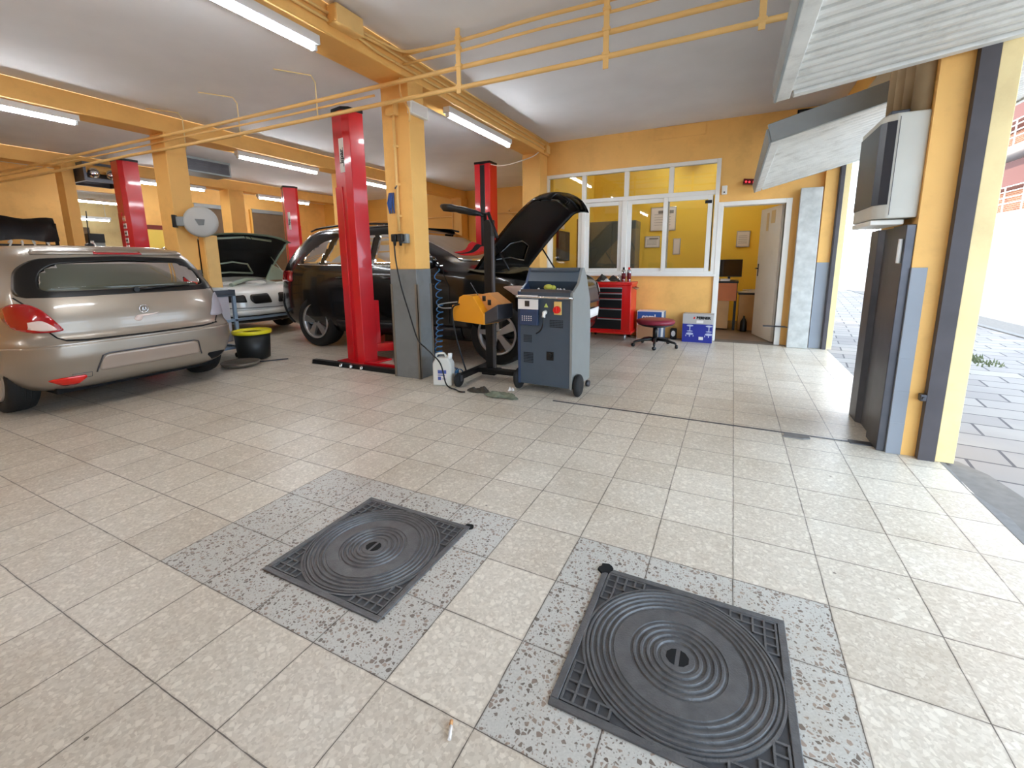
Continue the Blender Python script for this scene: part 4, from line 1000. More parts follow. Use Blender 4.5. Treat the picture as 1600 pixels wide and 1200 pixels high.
b = B(); b.tube(smooth_pts([hp @ Vector(p_) for p_ in ((-.20, -.11, .78), (-.27, -.125, .75), (-.29, -.125, .66), (-.25, -.12, .45), (-.18, -.10, .2), (-.15, -.08, .08))], 6), .008, 8); obj('side_lever', b, m_blackm, t, world=True)
b = B(); b.tube(smooth_pts([hp @ Vector(p_) for p_ in ((-.24, -.1, .80), (-.40, -.12, .78), (-.50, -.13, .755), (-.44, -.13, .73), (-.32, -.11, .735))], 6), .006, 8); obj('aiming_wire', b, m_alu, t, world=True)
b = B(); b.box(-2.42, -2.36, 1.80, 2.36, .07, .12, .004, mat=Matrix.Identity(4)); b.box(-2.42, -1.95, 2.12, 2.19, .07, .12, .004); b.box(-2.33, -2.18, 2.13, 2.29, .05, .10, .003); obj('base_frame', b, m_blackm, t, world=True)
for (x, y) in ((-2.39, 1.79), (-2.39, 2.38), (-1.93, 2.155)):
    b = B(); b.lathe([(0, -.02), (.055, -.024), (.068, -.012), (.068, .012), (.055, .024), (0, .02)], (x-.0, y, .068), 'x', 24); ww = obj('wheel', b, m_rub, t, world=True)
    b = B(); b.cyl((x-.035, y, .068), (x+.035, y, .068), .012, n=10); b.box(x-.034, x-.027, y-.02, y+.02, .06, .115); b.box(x+.027, x+.034, y-.02, y+.02, .06, .115); obj('fork', b, m_steel, ww, world=True)

# ------------------------------------------------------------------ canister, hose, rags
t = thing('plastic_canister', 'white plastic canister with handle on the floor at the foot of the near pillar', 'canister', (-2.57, 1.78, 0))
cm = Matrix.Translation((-2.57, 1.80, 0)) @ Matrix.Rotation(math.radians(18), 4, 'Z')
b = B(); b.prism([(-.095, .0), (.095, .0), (.095, .215), (.06, .275), (.045, .28), (-.06, .28), (-.095, .225)], 'y', -.065, .065, .014, mat=cm); obj('body', b, m_poly, t, world=True)
b = B(); b.tube([cm @ Vector(p_) for p_ in ((-.08, 0, .24), (-.07, 0, .305), (-.04, 0, .315), (.01, 0, .315), (.03, 0, .28))], .011, 10); obj('handle', b, m_poly, t, world=True)
b = B(); b.cyl(cm @ Vector((.065, 0, .265)), cm @ Vector((.068, 0, .315)), .022, n=18); obj('cap', b, m_whitet, t, world=True)
b = B(); b.box(-.045, .05, -.068, -.0655, .05, .17, mat=cm); lb = obj('label', b, m_label, t, world=True)
b = B(); b.box(-.04, .045, -.0695, -.068, .125, .16, mat=cm); b.box(-.04, .03, -.0695, -.068, .105, .115, mat=cm); b.box(-.04, -.01, -.0695, -.068, .06, .095, mat=cm); b.box(.0, .04, -.0695, -.068, .07, .075, mat=cm); obj('print', b, m_bluel, lb, world=True)
b = B(); pts = []
N_ = 13*14
for i in range(N_+1):
    u = i/N_; a = u*13*2*PI*(1+.15*u); z = 1.13-1.03*(u**.82); r_ = .030+.014*u
    pts.append((-2.84+.02*math.sin(u*5)+r_*math.cos(a), 2.12+r_*math.sin(a)*.8, z+.012*math.sin(a)))
b.tube(pts, .0055, 6)
hp_ = []
for i in range(150):
    a = i*.42; u = i/150
    hp_.append((-2.83+.33*u+.02*math.sin(i*.3), 2.10-.08*u+.05*math.cos(a), .06+.045*math.sin(a)))
b.tube(hp_, .0055, 6)
single('air_hose', b, m_coil, 'coiled blue air hose hanging beside the near pillar down to the floor', 'hose')
def rag(cx, cy, rx, ry, h, seed, mat, label, name='rag', cat='cloth'):
    random.seed(seed); b = B(); n = 22; V = []
    ph = [random.uniform(0, 6) for _ in range(6)]
    for i in range(n+1):
        for j in range(n+1):
            u = i/n*2-1; v = j/n*2-1; k = max(abs(u), abs(v)); a = math.atan2(v, u)
            R_ = k*(1+.18*math.sin(3*a+ph[0])+.10*math.sin(5*a+ph[1]))
            z = h*(1-k**2)*(.55+.45*math.sin(4*u+ph[2]+2*v))*(.6+.4*math.cos(5*v+ph[3])) + .006+.006*abs(math.sin(9*u+ph[4])*math.cos(8*v+ph[5]))
            V.append((cx+rx*R_*math.cos(a), cy+ry*R_*math.sin(a), max(.002, z)))
    F = [(i*(n+1)+j, (i+1)*(n+1)+j, (i+1)*(n+1)+j+1, i*(n+1)+j+1) for i in range(n) for j in range(n)]
    b._fin(V, F, True); bmesh.ops.remove_doubles(b.bm, verts=b.bm.verts, dist=1e-5)
    bmesh.ops.recalc_face_normals(b.bm, faces=b.bm.faces)
    return single(name, b, mat, label, cat)
rag(-2.12, 1.73, .11, .07, .06, 11, m_rag1, 'dark oily rag on the floor below the orange tester')
rag(-1.86, 1.68, .15, .09, .05, 12, m_rag2, 'green grey rag on the floor in front of the service machine wheel')
rag(-1.86, 1.86, .03, .03, .05, 13, m_label, 'small crumpled white paper beside the left wheel of the service machine', 'paper_ball', 'paper')

# ------------------------------------------------------------------ tool cabinet, cartons, stool
t = thing('tool_cabinet', 'red tool cabinet with five black drawers under the office window', 'tool cabinet', (-1.75, 5.1, 0))
x0, x1, yf, yb_ = -2.10, -1.40, 4.93, 5.37
b = B(); b.box(x0, x1, yf+.01, yb_, .13, .83, .006); b.box(x0-.01, x1+.015, yf-.015, yb_, .83, .875, .008); b.box(x0-.02, x1+.02, yf-.02, yb_, .10, .14, .006); obj('body', b, m_redb, t, world=True)
zz = [.80, .715, .63, .48, .33, .16]
for k in range(5):
    za, zb = zz[k+1]+.006, zz[k]-.004
    b = B(); b.box(x0+.03, x1-.13, yf-.004, yf+.012, za, zb, .003); dr = obj('drawer', b, m_black, t, world=True)
    b = B(); b.box(x0+.03, x1-.13, yf-.016, yf-.003, zb-.016, zb, .003); obj('drawer_pull', b, m_alu, dr, world=True)
b = B(); text_front(b, 'BETA', .035, (x0+.10, yf-.016, .853), .001, 0, .001); obj('lettering', b, m_whitet, t, world=True)
b = B(); b.tube([(x1+.015, yf+.05, .80), (x1+.07, yf+.03, .78), (x1+.07, yf+.2, .78), (x1+.015, yf+.22, .80)], .012, 8); obj('side_handle', b, m_brown, t, world=True)
for (x, y) in ((x0+.08, yf+.06), (x1-.08, yf+.06), (x0+.08, yb_-.06), (x1-.08, yb_-.06)):
    b = B(); b.lathe([(0, -.014), (.045, -.014), (.05, 0), (.045, .014), (0, .014)], (x, y, .05), 'x', 20); b.box(x-.02, x+.02, y-.02, y+.02, .085, .10); obj('castor', b, m_alu if y < 5.1 else m_black, t, world=True)
rag(-1.82, 5.12, .20, .11, .15, 21, m_rag1, 'dark heap of rags on top of the red tool cabinet', 'rag_heap')
bpy.data.objects['rag_heap'].location.z = .875
rag(-1.80, 4.99, .08, .035, .05, 22, m_label, 'crumpled white paper on the front edge of the red tool cabinet', 'paper_wad', 'paper')
bpy.data.objects['paper_wad'].location.z = .875
for i, (x, lab) in enumerate(((-1.555, 'left spray can on the red tool cabinet'), (-1.475, 'right spray can on the red tool cabinet'))):
    c = thing('spray_can', lab, 'spray can', (x, 5.12, .877), 0, 'spray cans on the tool cabinet')
    b = B(); b.lathe([(0, 0), (.029, 0), (.031, .004), (.031, .06), (.031, .165), (.018, .182), (0, .182)], n=20); obj('can', b, m_chrome, c)
    b = B(); b.cyl((0, 0, .18), (0, 0, .215), .015, n=14); obj('cap', b, m_redb if i else m_black, c)
    b = B(); b.lathe([(.0315, .04), (.0315, .13)], n=20, closed=False); obj('wrap', b, M('maroon_print', (.45, .12, .15), .4), c)
for i, (x, y) in enumerate(((-1.61, 5.22), (-1.655, 5.26))):
    b = B(); b.lathe([(0, 0), (.03, 0), (.02, .03), (.035, .08), (0, .10)], (x, y, .877), n=14); single('small_bottle', b, m_chrome if i else m_poly, ['clear small bottle among the rags on the tool cabinet', 'shiny small bottle behind the rags on the tool cabinet'][i], 'bottle', 'small bottles on the tool cabinet')
# left carton
t = thing('carton', 'blue and white carton behind the maroon stool', 'carton', (-1.14, 5.3, 0))
b = B(); b.box(-1.345, -.96, 5.18, 5.40, 0, .435, .003); obj('box', b, m_label, t, world=True)
b = B(); b.box(-1.335, -.985, 5.176, 5.181, .25, .425); obj('blue_panel', b, m_navy2, t, world=True)
b = B(); b.box(-1.335, -1.09, 5.176, 5.181, .01, .22); obj('photo_panel', b, m_brown, t, world=True)
b = B(); b.box(-.95, -.955, 5.2, 5.38, .0, .43); b.box(-1.02, -.985, 5.175, 5.181, .01, .23); obj('side_panel', b, M('slate_print', (.40, .46, .56), .6), t, world=True)
b = B(); text_front(b, 'coral', .10, (-1.17, 5.174, .345), .001, 0, .004); obj('lettering', b, m_label, t, world=True)
# right carton
t = thing('carton', 'grey and dark blue carton printed with two white stools, beside the door', 'carton', (-.48, 5.3, 0))
b = B(); b.box(-.69, -.28, 5.20, 5.40, 0, .415, .003); obj('box', b, m_cart1, t, world=True)
b = B(); b.box(-.688, -.282, 5.196, 5.201, .0, .27); obj('blue_panel', b, m_navy, t, world=True)
b = B(); text_front(b, 'BERNER', .052, (-.41, 5.1975, .36), .001, 0, .0035); obj('lettering', b, m_ink, t, world=True)
b = B(); b.prism([(-.545, .345), (-.525, .345), (-.520, .375), (-.540, .375)], 'y', 5.196, 5.2); obj('red_mark', b, m_redb, t, world=True)
b = B(); b.box(-.50, -.41, 5.196, 5.2005, .285, .325); b.box(-.46, -.40, 5.193, 5.1965, .04, .085); obj('sticker', b, m_label, t, world=True)
for cx_ in (-.585, -.33):
    b = B(); pz = 5.1955
    def e_(cx, cz, rx, rz): b.prism([(cx+rx*math.cos(2*PI*k/16), cz+rz*math.sin(2*PI*k/16)) for k in range(16)], 'y', pz-.002, pz)
    e_(cx_, .245, .045, .013); b.box(cx_-.006, cx_+.006, pz-.002, pz, .16, .24); e_(cx_, .165, .04, .008)
    e_(cx_, .125, .05, .018); b.box(cx_-.055, cx_-.045, pz-.002, pz, .085, .11); b.box(cx_+.045, cx_+.055, pz-.002, pz, .085, .11); b.box(cx_-.006, cx_+.006, pz-.002, pz, .08, .11)
    obj('stool_picture', b, M('pale_print', (.72, .74, .84), .6) if cx_ < -.5 else bpy.data.materials['pale_print'], t, world=True)
t = thing('small_case', 'small black case with a pale sticker between the two cartons', 'case', (-.82, 5.36, 0))
b = B(); b.box(-.87, -.78, 5.33, 5.40, 0, .17, .015); obj('body', b, m_black, t, world=True)
b = B(); b.prism([(-.825+.03*math.cos(2*PI*k/18), .09+.045*math.sin(2*PI*k/18)) for k in range(18)], 'y', 5.325, 5.331); obj('sticker', b, m_label, t, world=True)
# stool
t = thing('workshop_stool', 'low rolling stool with maroon round seat and black five-arm base', 'stool', (-.99, 4.64, 0))
b = B(); b.lathe([(0, .315), (.20, .315), (.245, .33), (.258, .35), (.25, .375), (.19, .392), (0, .398)], n=44); obj('seat', b, m_stool, t)
b = B(); b.lathe([(0, .29), (.17, .29), (.24, .316), (0, .317)], n=32); obj('seat_pan', b, m_black, t)
b = B(); b.cyl((0, 0, .10), (0, 0, .30), .032, n=20); b.cyl((0, 0, .07), (0, 0, .14), .042, .034, n=20); obj('column', b, m_blackm, t)
for k in range(5):
    a = 2*PI*k/5-PI/2+.12; c_, s_ = math.cos(a), math.sin(a)
    b = B(); b.tube([(c_*.02, s_*.02, .105), (c_*.15, s_*.15, .10), (c_*.27, s_*.27, .075), (c_*.295, s_*.295, .06)], [.024, .020, .016, .012], 10); leg = obj('leg', b, m_black, t)
    b = B(); mt2 = Matrix.Rotation(a+.5, 3, 'Z')
    b.lathe([(0, -.016), (.024, -.016), (.028, 0), (.024, .016), (0, .016)], (c_*.30, s_*.30, .028), 'x', 18, mat=mt2); obj('castor', b, m_black, leg)

# ------------------------------------------------------------------ bin, pans, trolley by the silver car
t = thing('waste_bin', 'black bin with bright yellow rim behind the right corner of the silver car', 'bin', (-5.52, 1.80, 0))
b = B(); b.lathe([(0, .01), (.165, .01), (.185, .02), (.205, .33), (.20, .33), (.178, .03), (0, .02)], n=36); obj('tub', b, M('black_bin', (.10, .11, .11), .45), t)
b = B(); b.lathe([(.200, .325), (.222, .33), (.226, .35), (.222, .372), (.205, .375), (.198, .35)], n=36, closed=True); b.lathe([(.11, .348), (.20, .350), (.20, .356), (.11, .352)], n=36, closed=True); obj('rim', b, m_yellow, t)
b = B(); b.lathe([(0, .008), (.16, .008), (.19, .02), (.21, .05), (.205, .055), (.18, .03), (0, .02)], (-5.27, 1.46, 0), n=36); single('drain_pan', b, m_tiler, 'shallow grey metal pan on the floor in front of the black bin', 'pan')
b = B(); b.cyl((-5.24, 1.66, .012), (-5.05, 1.93, .012), .008, n=8); single('metal_rod', b, m_steel, 'thin metal rod lying on the floor right of the grey pan', 'rod')
t = thing('tool_trolley', 'blue grey tool trolley with cluttered tray between the silver and white cars', 'trolley', (-5.9, 1.85, 0))
X0, X1, Y0, Y1 = -6.22, -5.77, 1.36, 1.80
b = B(); b.box(X0, X1, Y0, Y1, .80, .82, .003); b.box(X1-.015, X1, Y0, Y1, .82, .88, .003); b.box(X0, X0+.015, Y0, Y1, .82, .88, .003); b.box(X0, X1, Y0, Y0+.015, .82, .88, .003); b.box(X0, X1, Y1-.015, Y1, .82, .88, .003); obj('top_tray', b, M('dark_tray', (.24, .27, .30), .4), t, world=True)
b = B(); b.box(X0+.02, X1-.02, Y0+.02, 1.72, .22, .80, .006); obj('cabinet', b, m_primer, t, world=True, label='pale lavender grey cupboard section')
for (x, y) in ((X1-.02, Y1-.02), (X0+.02, Y1-.02), (X1-.02, Y0+.02), (X0+.02, Y0+.02)):
    b = B(); b.box(x-.02, x+.02, y-.02, y+.02, .06, .80, .003); obj('leg', b, m_trol, t, world=True)
for z in (.47, .12):
    b = B(); b.box(X1-.035, X1, Y0, Y1, z, z+.035, .003); b.box(X0, X0+.035, Y0, Y1, z, z+.035, .003); b.box(X0, X1, Y1-.03, Y1, z, z+.035, .003); obj('shelf_rail', b, m_trol, t, world=True)
b = B(); b.box(X0+.03, X1-.03, Y0, Y1-.02, .12, .13); obj('shelf', b, m_trol, t, world=True)
for (x, y) in ((X1-.03, Y0+.05), (X0+.03, Y0+.05), (X1-.03, Y1-.05), (X0+.03, Y1-.05)):
    b = B(); b.lathe([(0, -.012), (.03, -.012), (.034, 0), (.03, .012), (0, .012)], (x, y, .034), 'y', 18); obj('castor', b, m_black, t, world=True)
zt_ = .822
b = B(); b.box(-5.98, -5.80, 1.39, 1.53, zt_, zt_+.10, .004); single('parts_carton', b, m_orangeb, 'small orange carton on the tray of the blue grey trolley', 'carton')
b = B(); b.cyl((-5.88, 1.55, zt_+.05), (-5.86, 1.75, zt_+.05), .048, .035, n=18); single('oil_bottle', b, m_galv, 'pale plastic bottle lying on the trolley tray beside the orange carton', 'bottle')
b = B(); b.ball((-5.98, 1.68, zt_+.045), .045, 12, (1, 1.8, .9)); single('work_glove', b, m_olive, 'olive glove bundle behind the pale bottle on the trolley tray', 'glove')
b = B(); b.box(-6.17, -6.05, 1.42, 1.76, zt_, zt_+.06, .006); b.box(-6.14, -6.09, 1.5, 1.7, zt_+.06, zt_+.10, .004); single('tool_case', b, m_black, 'black tool case along the back of the trolley tray', 'case')
# thing at the very left edge of the floor
b = B(); b.cyl((-3.70, -.98, 0), (-3.74, -.99, .12), .035, .02, n=14); single('red_stand_foot', b, M('dull_red_paint', (.60, .25, .20), .5), 'dull red foot of a stand at the left edge of the photo', 'stand')

# ------------------------------------------------------------------ cars
class Car:
    """closed shell lofted over height; local x forward, origin on the ground under the rear axle centre"""
    def __init__(s, sl, xc, n=4.6, crown=.03, nn=None):
        s.sl = sl; s.xc = xc; s.n = n; s.crown = crown; s.zt = sl[-1][0]; s.nn = nn
    def at(s, z):
        sl = s.sl
        if z <= sl[0][0]: return sl[0][1:]
        if z >= sl[-1][0]: return sl[-1][1:]
        for i in range(len(sl)-1):
            if sl[i][0] <= z <= sl[i+1][0]: break
        h = sl[i+1][0]-sl[i][0]; t = (z-sl[i][0])/h; out = []
        for k in range(1, 4):
            d = (sl[i+1][k]-sl[i][k])/h
            dp = (sl[i][k]-sl[i-1][k])/(sl[i][0]-sl[i-1][0]) if i > 0 else d
            dn = (sl[i+2][k]-sl[i+1][k])/(sl[i+2][0]-sl[i+1][0]) if i+2 < len(sl) else d
            def mm(a, c):
                return 0 if a*c <= 0 else 2*a*c/(a+c)
            m0 = mm(d, dp) if i > 0 else d; m1 = mm(d, dn) if i+2 < len(sl) else d
            out.append((2*t**3-3*t*t+1)*sl[i][k]+(t**3-2*t*t+t)*h*m0+(-2*t**3+3*t*t)*sl[i+1][k]+(t**3-t*t)*h*m1)
        return tuple(out)
    def ring(s, z, off=0., N=112):
        xr, xf, hb = s.at(z); xr += off; xf -= off; hb -= off; p = []
        for i in range(N):
            a = 2*PI*i/N; c, t = math.cos(a), math.sin(a)
            # denser near the corners
            x = math.copysign(abs(c)**(2/s.n), c); y = math.copysign(abs(t)**(2/s.n), t)
            p.append((s.xc+(xf-s.xc if x > 0 else s.xc-xr)*x, hb*y, z))
        return p
    def shell(s, off=0., z0=None, z1=None, L=44, N=112, xlim=None, crown=True):
        b = B(); bm = b.bm; z0 = s.sl[0][0] if z0 is None else z0; z1 = s.zt if z1 is None else z1
        rings = []
        for i in range(L+1):
            z = z0+(z1-z0)*i/L; r = s.ring(z, off, N)
            if xlim: r = [(max(xlim[0], min(xlim[1], p[0])), p[1], p[2]) for p in r]
            rings.append(r)
        last = rings[-1]; cx = sum(p[0] for p in last)/N
        if crown:
            for q in (.93, .8, .6, .35, .12): rings.append([(cx+(p[0]-cx)*q, p[1]*q, z1+s.crown*(1-q*q)) for p in last])
        first = rings[0]; fx = sum(p[0] for p in first)/N
        vs = [[bm.verts.new(p) for p in r] for r in rings]
        for a_, b_ in zip(vs[:-1], vs[1:]):
            for i in range(N):
                f = bm.faces.new((a_[i], a_[(i+1) % N], b_[(i+1) % N], b_[i])); f.smooth = True
        bm.faces.new(vs[0][::-1]); bm.faces.new(vs[-1])
        return b
    def ys(s, x, z):
        xr, xf, hb = s.at(z); a = (xf-s.xc) if x > s.xc else (s.xc-xr)
        q = min(.9999, abs((x-s.xc)/a)); return hb*(1-q**s.n)**(1/s.n)
    def xs(s, y, z, front=False):
        xr, xf, hb = s.at(z); q = min(.9999, abs(y/hb)); k = (1-q**s.n)**(1/s.n)
        return s.xc+(xf-s.xc)*k if front else s.xc-(s.xc-xr)*k
    # patches that lie on the body
    def patch(s, poly, where, off=.004, th=.004, step=.04, mi=0):
        bm = bmesh.new(); vs = [bm.verts.new((p[0], p[1], 0)) for p in poly]; bm.faces.new(vs)
        us = [p[0] for p in poly]; ws = [p[1] for p in poly]
        for lo, hi, no in ((min(us), max(us), (1, 0, 0)), (min(ws), max(ws), (0, 1, 0))):
            k = int((hi-lo)/step)
            for i in range(1, k+1):
                c = lo+(hi-lo)*i/(k+1); g = bm.verts[:]+bm.edges[:]+bm.faces[:]
                bmesh.ops.bisect_plane(bm, geom=g, plane_co=(c*no[0], c*no[1], 0), plane_no=no)
        top = []
        for v in bm.verts:
            u, w = v.co.x, v.co.y
            if where in ('L', 'R'):
                sg = 1 if where == 'L' else -1; v.co = (u, sg*(s.ys(u, w)+off), w)
            else:
                fr_ = where == 'F'; x = s.xs(u, w, fr_); v.co = (x+(off if fr_ else -off), u, w)
        bmesh.ops.triangulate(bm, faces=[f for f in bm.faces if len(f.verts) > 4])
        bmesh.ops.recalc_face_normals(bm, faces=bm.faces)
        c0 = sum((f.normal for f in bm.faces), Vector())
        want = {'L': (0, 1, 0), 'R': (0, -1, 0), 'B': (-1, 0, 0), 'F': (1, 0, 0)}[where]
        if c0.dot(Vector(want)) < 0: bmesh.ops.reverse_faces(bm, faces=bm.faces)
        if th > 0:
            bmesh.ops.solidify(bm, geom=bm.faces[:], thickness=-th)
        for f in bm.faces: f.smooth = True
        b = B(); b.bm.free(); b.bm = bm; return b
def rounded(poly, r=.03, k=4):
    out = []; n = len(poly)
    for i in range(n):
        p = Vector((*poly[i], 0)); a = Vector((*poly[i-1], 0)); c = Vector((*poly[(i+1) % n], 0))
        rr = min(r, (a-p).length*.45, (c-p).length*.45); s0 = p+(a-p).normalized()*rr; s1 = p+(c-p).normalized()*rr
        for j in range(k+1):
            t = j/k; q = s0*(1-t)**2+p*2*t*(1-t)+s1*t*t; out.append((q.x, q.y))
    return out
def band(pts, w):
    """thin polygon following a polyline in 2d"""
    L, R_ = [], []
    for i, p in enumerate(pts):
        a = Vector(pts[max(i-1, 0)]); c = Vector(pts[min(i+1, len(pts)-1)]); d = (c-a).normalized(); n = Vector((-d.y, d.x))*w/2
        L.append(tuple(Vector(p)+n)); R_.append(tuple(Vector(p)-n))
    return L+R_[::-1]
def cutter(b, mat):
    me = bpy.data.meshes.new('cut'); bmesh.ops.recalc_face_normals(b.bm, faces=b.bm.faces); b.bm.to_mesh(me); b.bm.free(); me.materials.append(mat)
    o = bpy.data.objects.new('cut', me); COL.objects.link(o); return o
def wheel(car, x, y, R, w, rim, spokes=5, mat=None, twin=False, rot=0., name='wheel'):
    sg = 1 if y > 0 else -1
    b = B(); rr = rim
    prof = [(rr, -w*.40), (rr+.02, -w*.47), (R-.035, -w*.5), (R-.008, -w*.42), (R, -w*.25), (R, w*.25), (R-.008, w*.42), (R-.035, w*.5), (rr+.02, w*.47), (rr, w*.40)]
    b.lathe(prof, (x, y, R), 'y', 56, closed=True)
    for q in (-.16, 0, .16):
        b.lathe([(R-.004, q*w-.004), (R+.0015, q*w-.003), (R+.0015, q*w+.003), (R-.004, q*w+.004)], (x, y, R), 'y', 56, closed=True)
    t = obj(name, b, m_rub, car)
    b = B(); yo = y+sg*w*.5; f = sg
    b.lathe([(rr+.006, f*(-.02)), (rr+.004, f*(.002)), (rr-.018, f*(-.006)), (rr-.03, f*(-.03)), (rr-.035, f*(-.12)), (rr, f*(-.12))], (x, yo, R), 'y', 56, closed=True)
    b.lathe([(0, f*(-.03)), (.045, f*(-.032)), (.06, f*(-.05)), (.06, f*(-.09)), (0, f*(-.09))], (x, yo, R), 'y', 32)
    for k in range(spokes):
        a = rot+2*PI*k/spokes
        offs = (-.16, .16) if twin else (0,)
        for da in offs:
            a0 = a+da*.5; a1 = a+da; wd0, wd1 = (.020, .018) if twin else (.032, .050)
            mt = Matrix.Translation((x, yo, R)) @ Matrix.Rotation(-a1, 4, 'Y')
            pl = [(.03, -wd0), (rr-.02, -wd1), (rr-.02, wd1), (.03, wd0)]
            ya, yb = (f*-.062, f*-.022); v = []
            for yy_ in (ya, yb):
                for (px_, pz_) in pl: v.append(tuple(mt @ Vector((px_, yy_+(f*.010 if px_ > .1 and yy_ == yb else 0), pz_))))
            vs, fs = b._fin(v, [(0, 1, 2, 3), (7, 6, 5, 4), (0, 4, 5, 1), (1, 5, 6, 2), (2, 6, 7, 3), (3, 7, 4, 0)]); bmesh.ops.recalc_face_normals(b.bm, faces=fs)
            r_ = bmesh.ops.bevel(b.bm, geom=list({e for fc in fs for e in fc.edges}), offset=.006, segments=2, affect='EDGES', profile=.5)
    rm = obj('rim', b, mat or m_alu, t)
    b = B(); b.cyl((x, yo-f*.10, R), (x, yo-f*.085, R), rr-.05, n=40)
    for k in range(5):
        a = rot+2*PI*(k+.5)/5; b.cyl((x+.045*math.cos(a), yo-f*.04, R+.045*math.sin(a)), (x+.045*math.cos(a), yo-f*.028, R+.045*math.sin(a)), .009, n=10)
    obj('brake_disc', b, m_steel, t)
    return t
def arches(o, xs_, R, hb, mat):
    for x in xs_:
        for sg in (-1, 1):
            b = B(); b.cyl((x, sg*(hb-.30), R+.0), (x, sg*(hb+.3), R+.0), R+.055, n=48, smooth=True); boolean(o, cutter(b, mat))
def prism_cut(o, poly, axis, a, c, mat):
    b = B(); b.prism(poly, axis, a, c); boolean(o, cutter(b, mat))
def seat(car, x, y, z, mat, rear=False):
    b = B(); b.box(x-.07, x+.07, y-.23, y+.23, z, z+.58, .05, 3); obj('seat_back', b, mat, car)
    for dy in ((0,) if not rear else (0,)):
        b = B(); b.box(x-.045, x+.045, y-.13, y+.13, z+.62, z+.80, .04, 3); b.cyl((x, y-.05, z+.55), (x, y-.05, z+.65), .008, n=8); b.cyl((x, y+.05, z+.55), (x, y+.05, z+.65), .008, n=8); obj('headrest', b, mat, car)

# ---- silver-bronze hatchback, tail towards the camera
clio = thing('hatchback_car', 'champagne grey hatchback seen from behind at the left edge', 'car', (-5.42, .355, 0), PI)
sl = [(.19, -.50, 3.20, .73), (.27, -.64, 3.30, .81), (.38, -.68, 3.33, .862), (.50, -.715, 3.34, .874), (.585, -.715, 3.33, .874), (.64, -.665, 3.28, .862), (.78, -.635, 3.10, .850),
      (.90, -.585, 2.72, .838), (.975, -.545, 2.2, .822), (1.05, -.50, 1.95, .795), (1.18, -.415, 1.72, .745), (1.28, -.34, 1.45, .69), (1.335, -.27, 1.25, .63), (1.372, -.14, 1.0, .55)]
CC = Car(sl, 1.0, 6.2, .02)
b = CC.shell(); body = obj('body', b, m_clio, clio)
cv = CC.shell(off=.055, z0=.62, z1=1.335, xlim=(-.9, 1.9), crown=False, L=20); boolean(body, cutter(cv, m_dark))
arches(body, (0, 2.58), .305, .86, m_dark)
rw = rounded([(-.62, 1.0), (.62, 1.0), (.57, 1.15), (.47, 1.22), (0, 1.25), (-.47, 1.22), (-.57, 1.15)], .07)
prism_cut(body, rw, 'x', -.9, -.15, m_black)
sw1 = rounded([(-.02, 1.0), (1.05, .985), (1.05, 1.29), (.45, 1.30), (.15, 1.24)], .05)
sw2 = rounded([(1.13, .985), (1.78, .975), (1.60, 1.12), (1.30, 1.27), (1.13, 1.29)], .04)
for q in (sw1, sw2): prism_cut(body, q, 'y', -1.0, 1.0, m_black)
prism_cut(body, rounded([(-.58, 1.0), (.58, 1.0), (.50, 1.30), (-.50, 1.30)], .05), 'x', 1.2, 2.6, m_black)
body.data.set_sharp_from_angle(angle=math.radians(35))
obj('rear_window', CC.patch(rw, 'B', -.004, .004), m_car_glass, clio)
obj('windscreen', CC.patch(rounded([(-.58, 1.0), (.58, 1.0), (.50, 1.30), (-.50, 1.30)], .05), 'F', -.004, .004), m_car_glass, clio)
for wh in 'LR':
    for q in (sw1, sw2): obj('side_window', CC.patch(q, wh, -.004, .004), m_car_glass, clio)
# black surround of the rear window
ring_o = rounded([(-.745, .955), (.745, .955), (.675, 1.18), (.56, 1.262), (0, 1.284), (-.56, 1.262), (-.675, 1.18)], .07)
def ring_patch(car, outer, inner, where, off, th):
    n = len(outer); m = len(inner)
    # join through a slit
    k = min(range(m), key=lambda j: (inner[j][0]-outer[0][0])**2+(inner[j][1]-outer[0][1])**2)
    inn = inner[k:]+inner[:k+1]
    return car.patch(outer+[outer[0]]+inn[::-1], where, off, th, step=.08)
def resample(poly, n):
    P = [Vector((*p, 0)) for p in poly]; P.append(P[0]); d = [0]
    for a_, c_ in zip(P[:-1], P[1:]): d.append(d[-1]+(c_-a_).length)
    out = []; k = 0
    for i in range(n):
        t = d[-1]*i/n
        while d[k+1] < t: k += 1
        f_ = (t-d[k])/max(1e-9, d[k+1]-d[k]); q = P[k].lerp(P[k+1], f_); out.append((q.x, q.y))
    return out
def by_angle(poly, n=96, c=(0, 1.12), kx=3.2):
    R_ = resample(poly, 800); out = []
    for i in range(n):
        a = 2*PI*i/n
        best = min(R_, key=lambda p: abs(math.atan2(math.sin(math.atan2((p[1]-c[1])*kx, p[0]-c[0])-a), math.cos(math.atan2((p[1]-c[1])*kx, p[0]-c[0])-a))))
        out.append(best)
    return out
gl = B(); ro_, ri_ = by_angle(ring_o), by_angle(rw)
for q in range(96):
    a = ro_[q]; c = ro_[(q+1) % 96]; ia = ri_[q]; ic = ri_[(q+1) % 96]
    LR_ = lambda p_, q_, t_: (p_[0]+(q_[0]-p_[0])*t_, p_[1]+(q_[1]-p_[1])*t_)
    for k in range(8):
        quad = (LR_(a, ia, k/8), LR_(c, ic, k/8), LR_(c, ic, (k+1)/8), LR_(a, ia, (k+1)/8))
        gl._fin([(CC.xs(u, w_)-.006, u, w_) for (u, w_) in quad], [(0, 3, 2, 1)], True)
bmesh.ops.remove_doubles(gl.bm, verts=gl.bm.verts, dist=1e-5); bmesh.ops.solidify(gl.bm, geom=gl.bm.faces[:], thickness=.003)
obj('window_surround', gl, M('window_black', (.05, .05, .055), .3), clio)
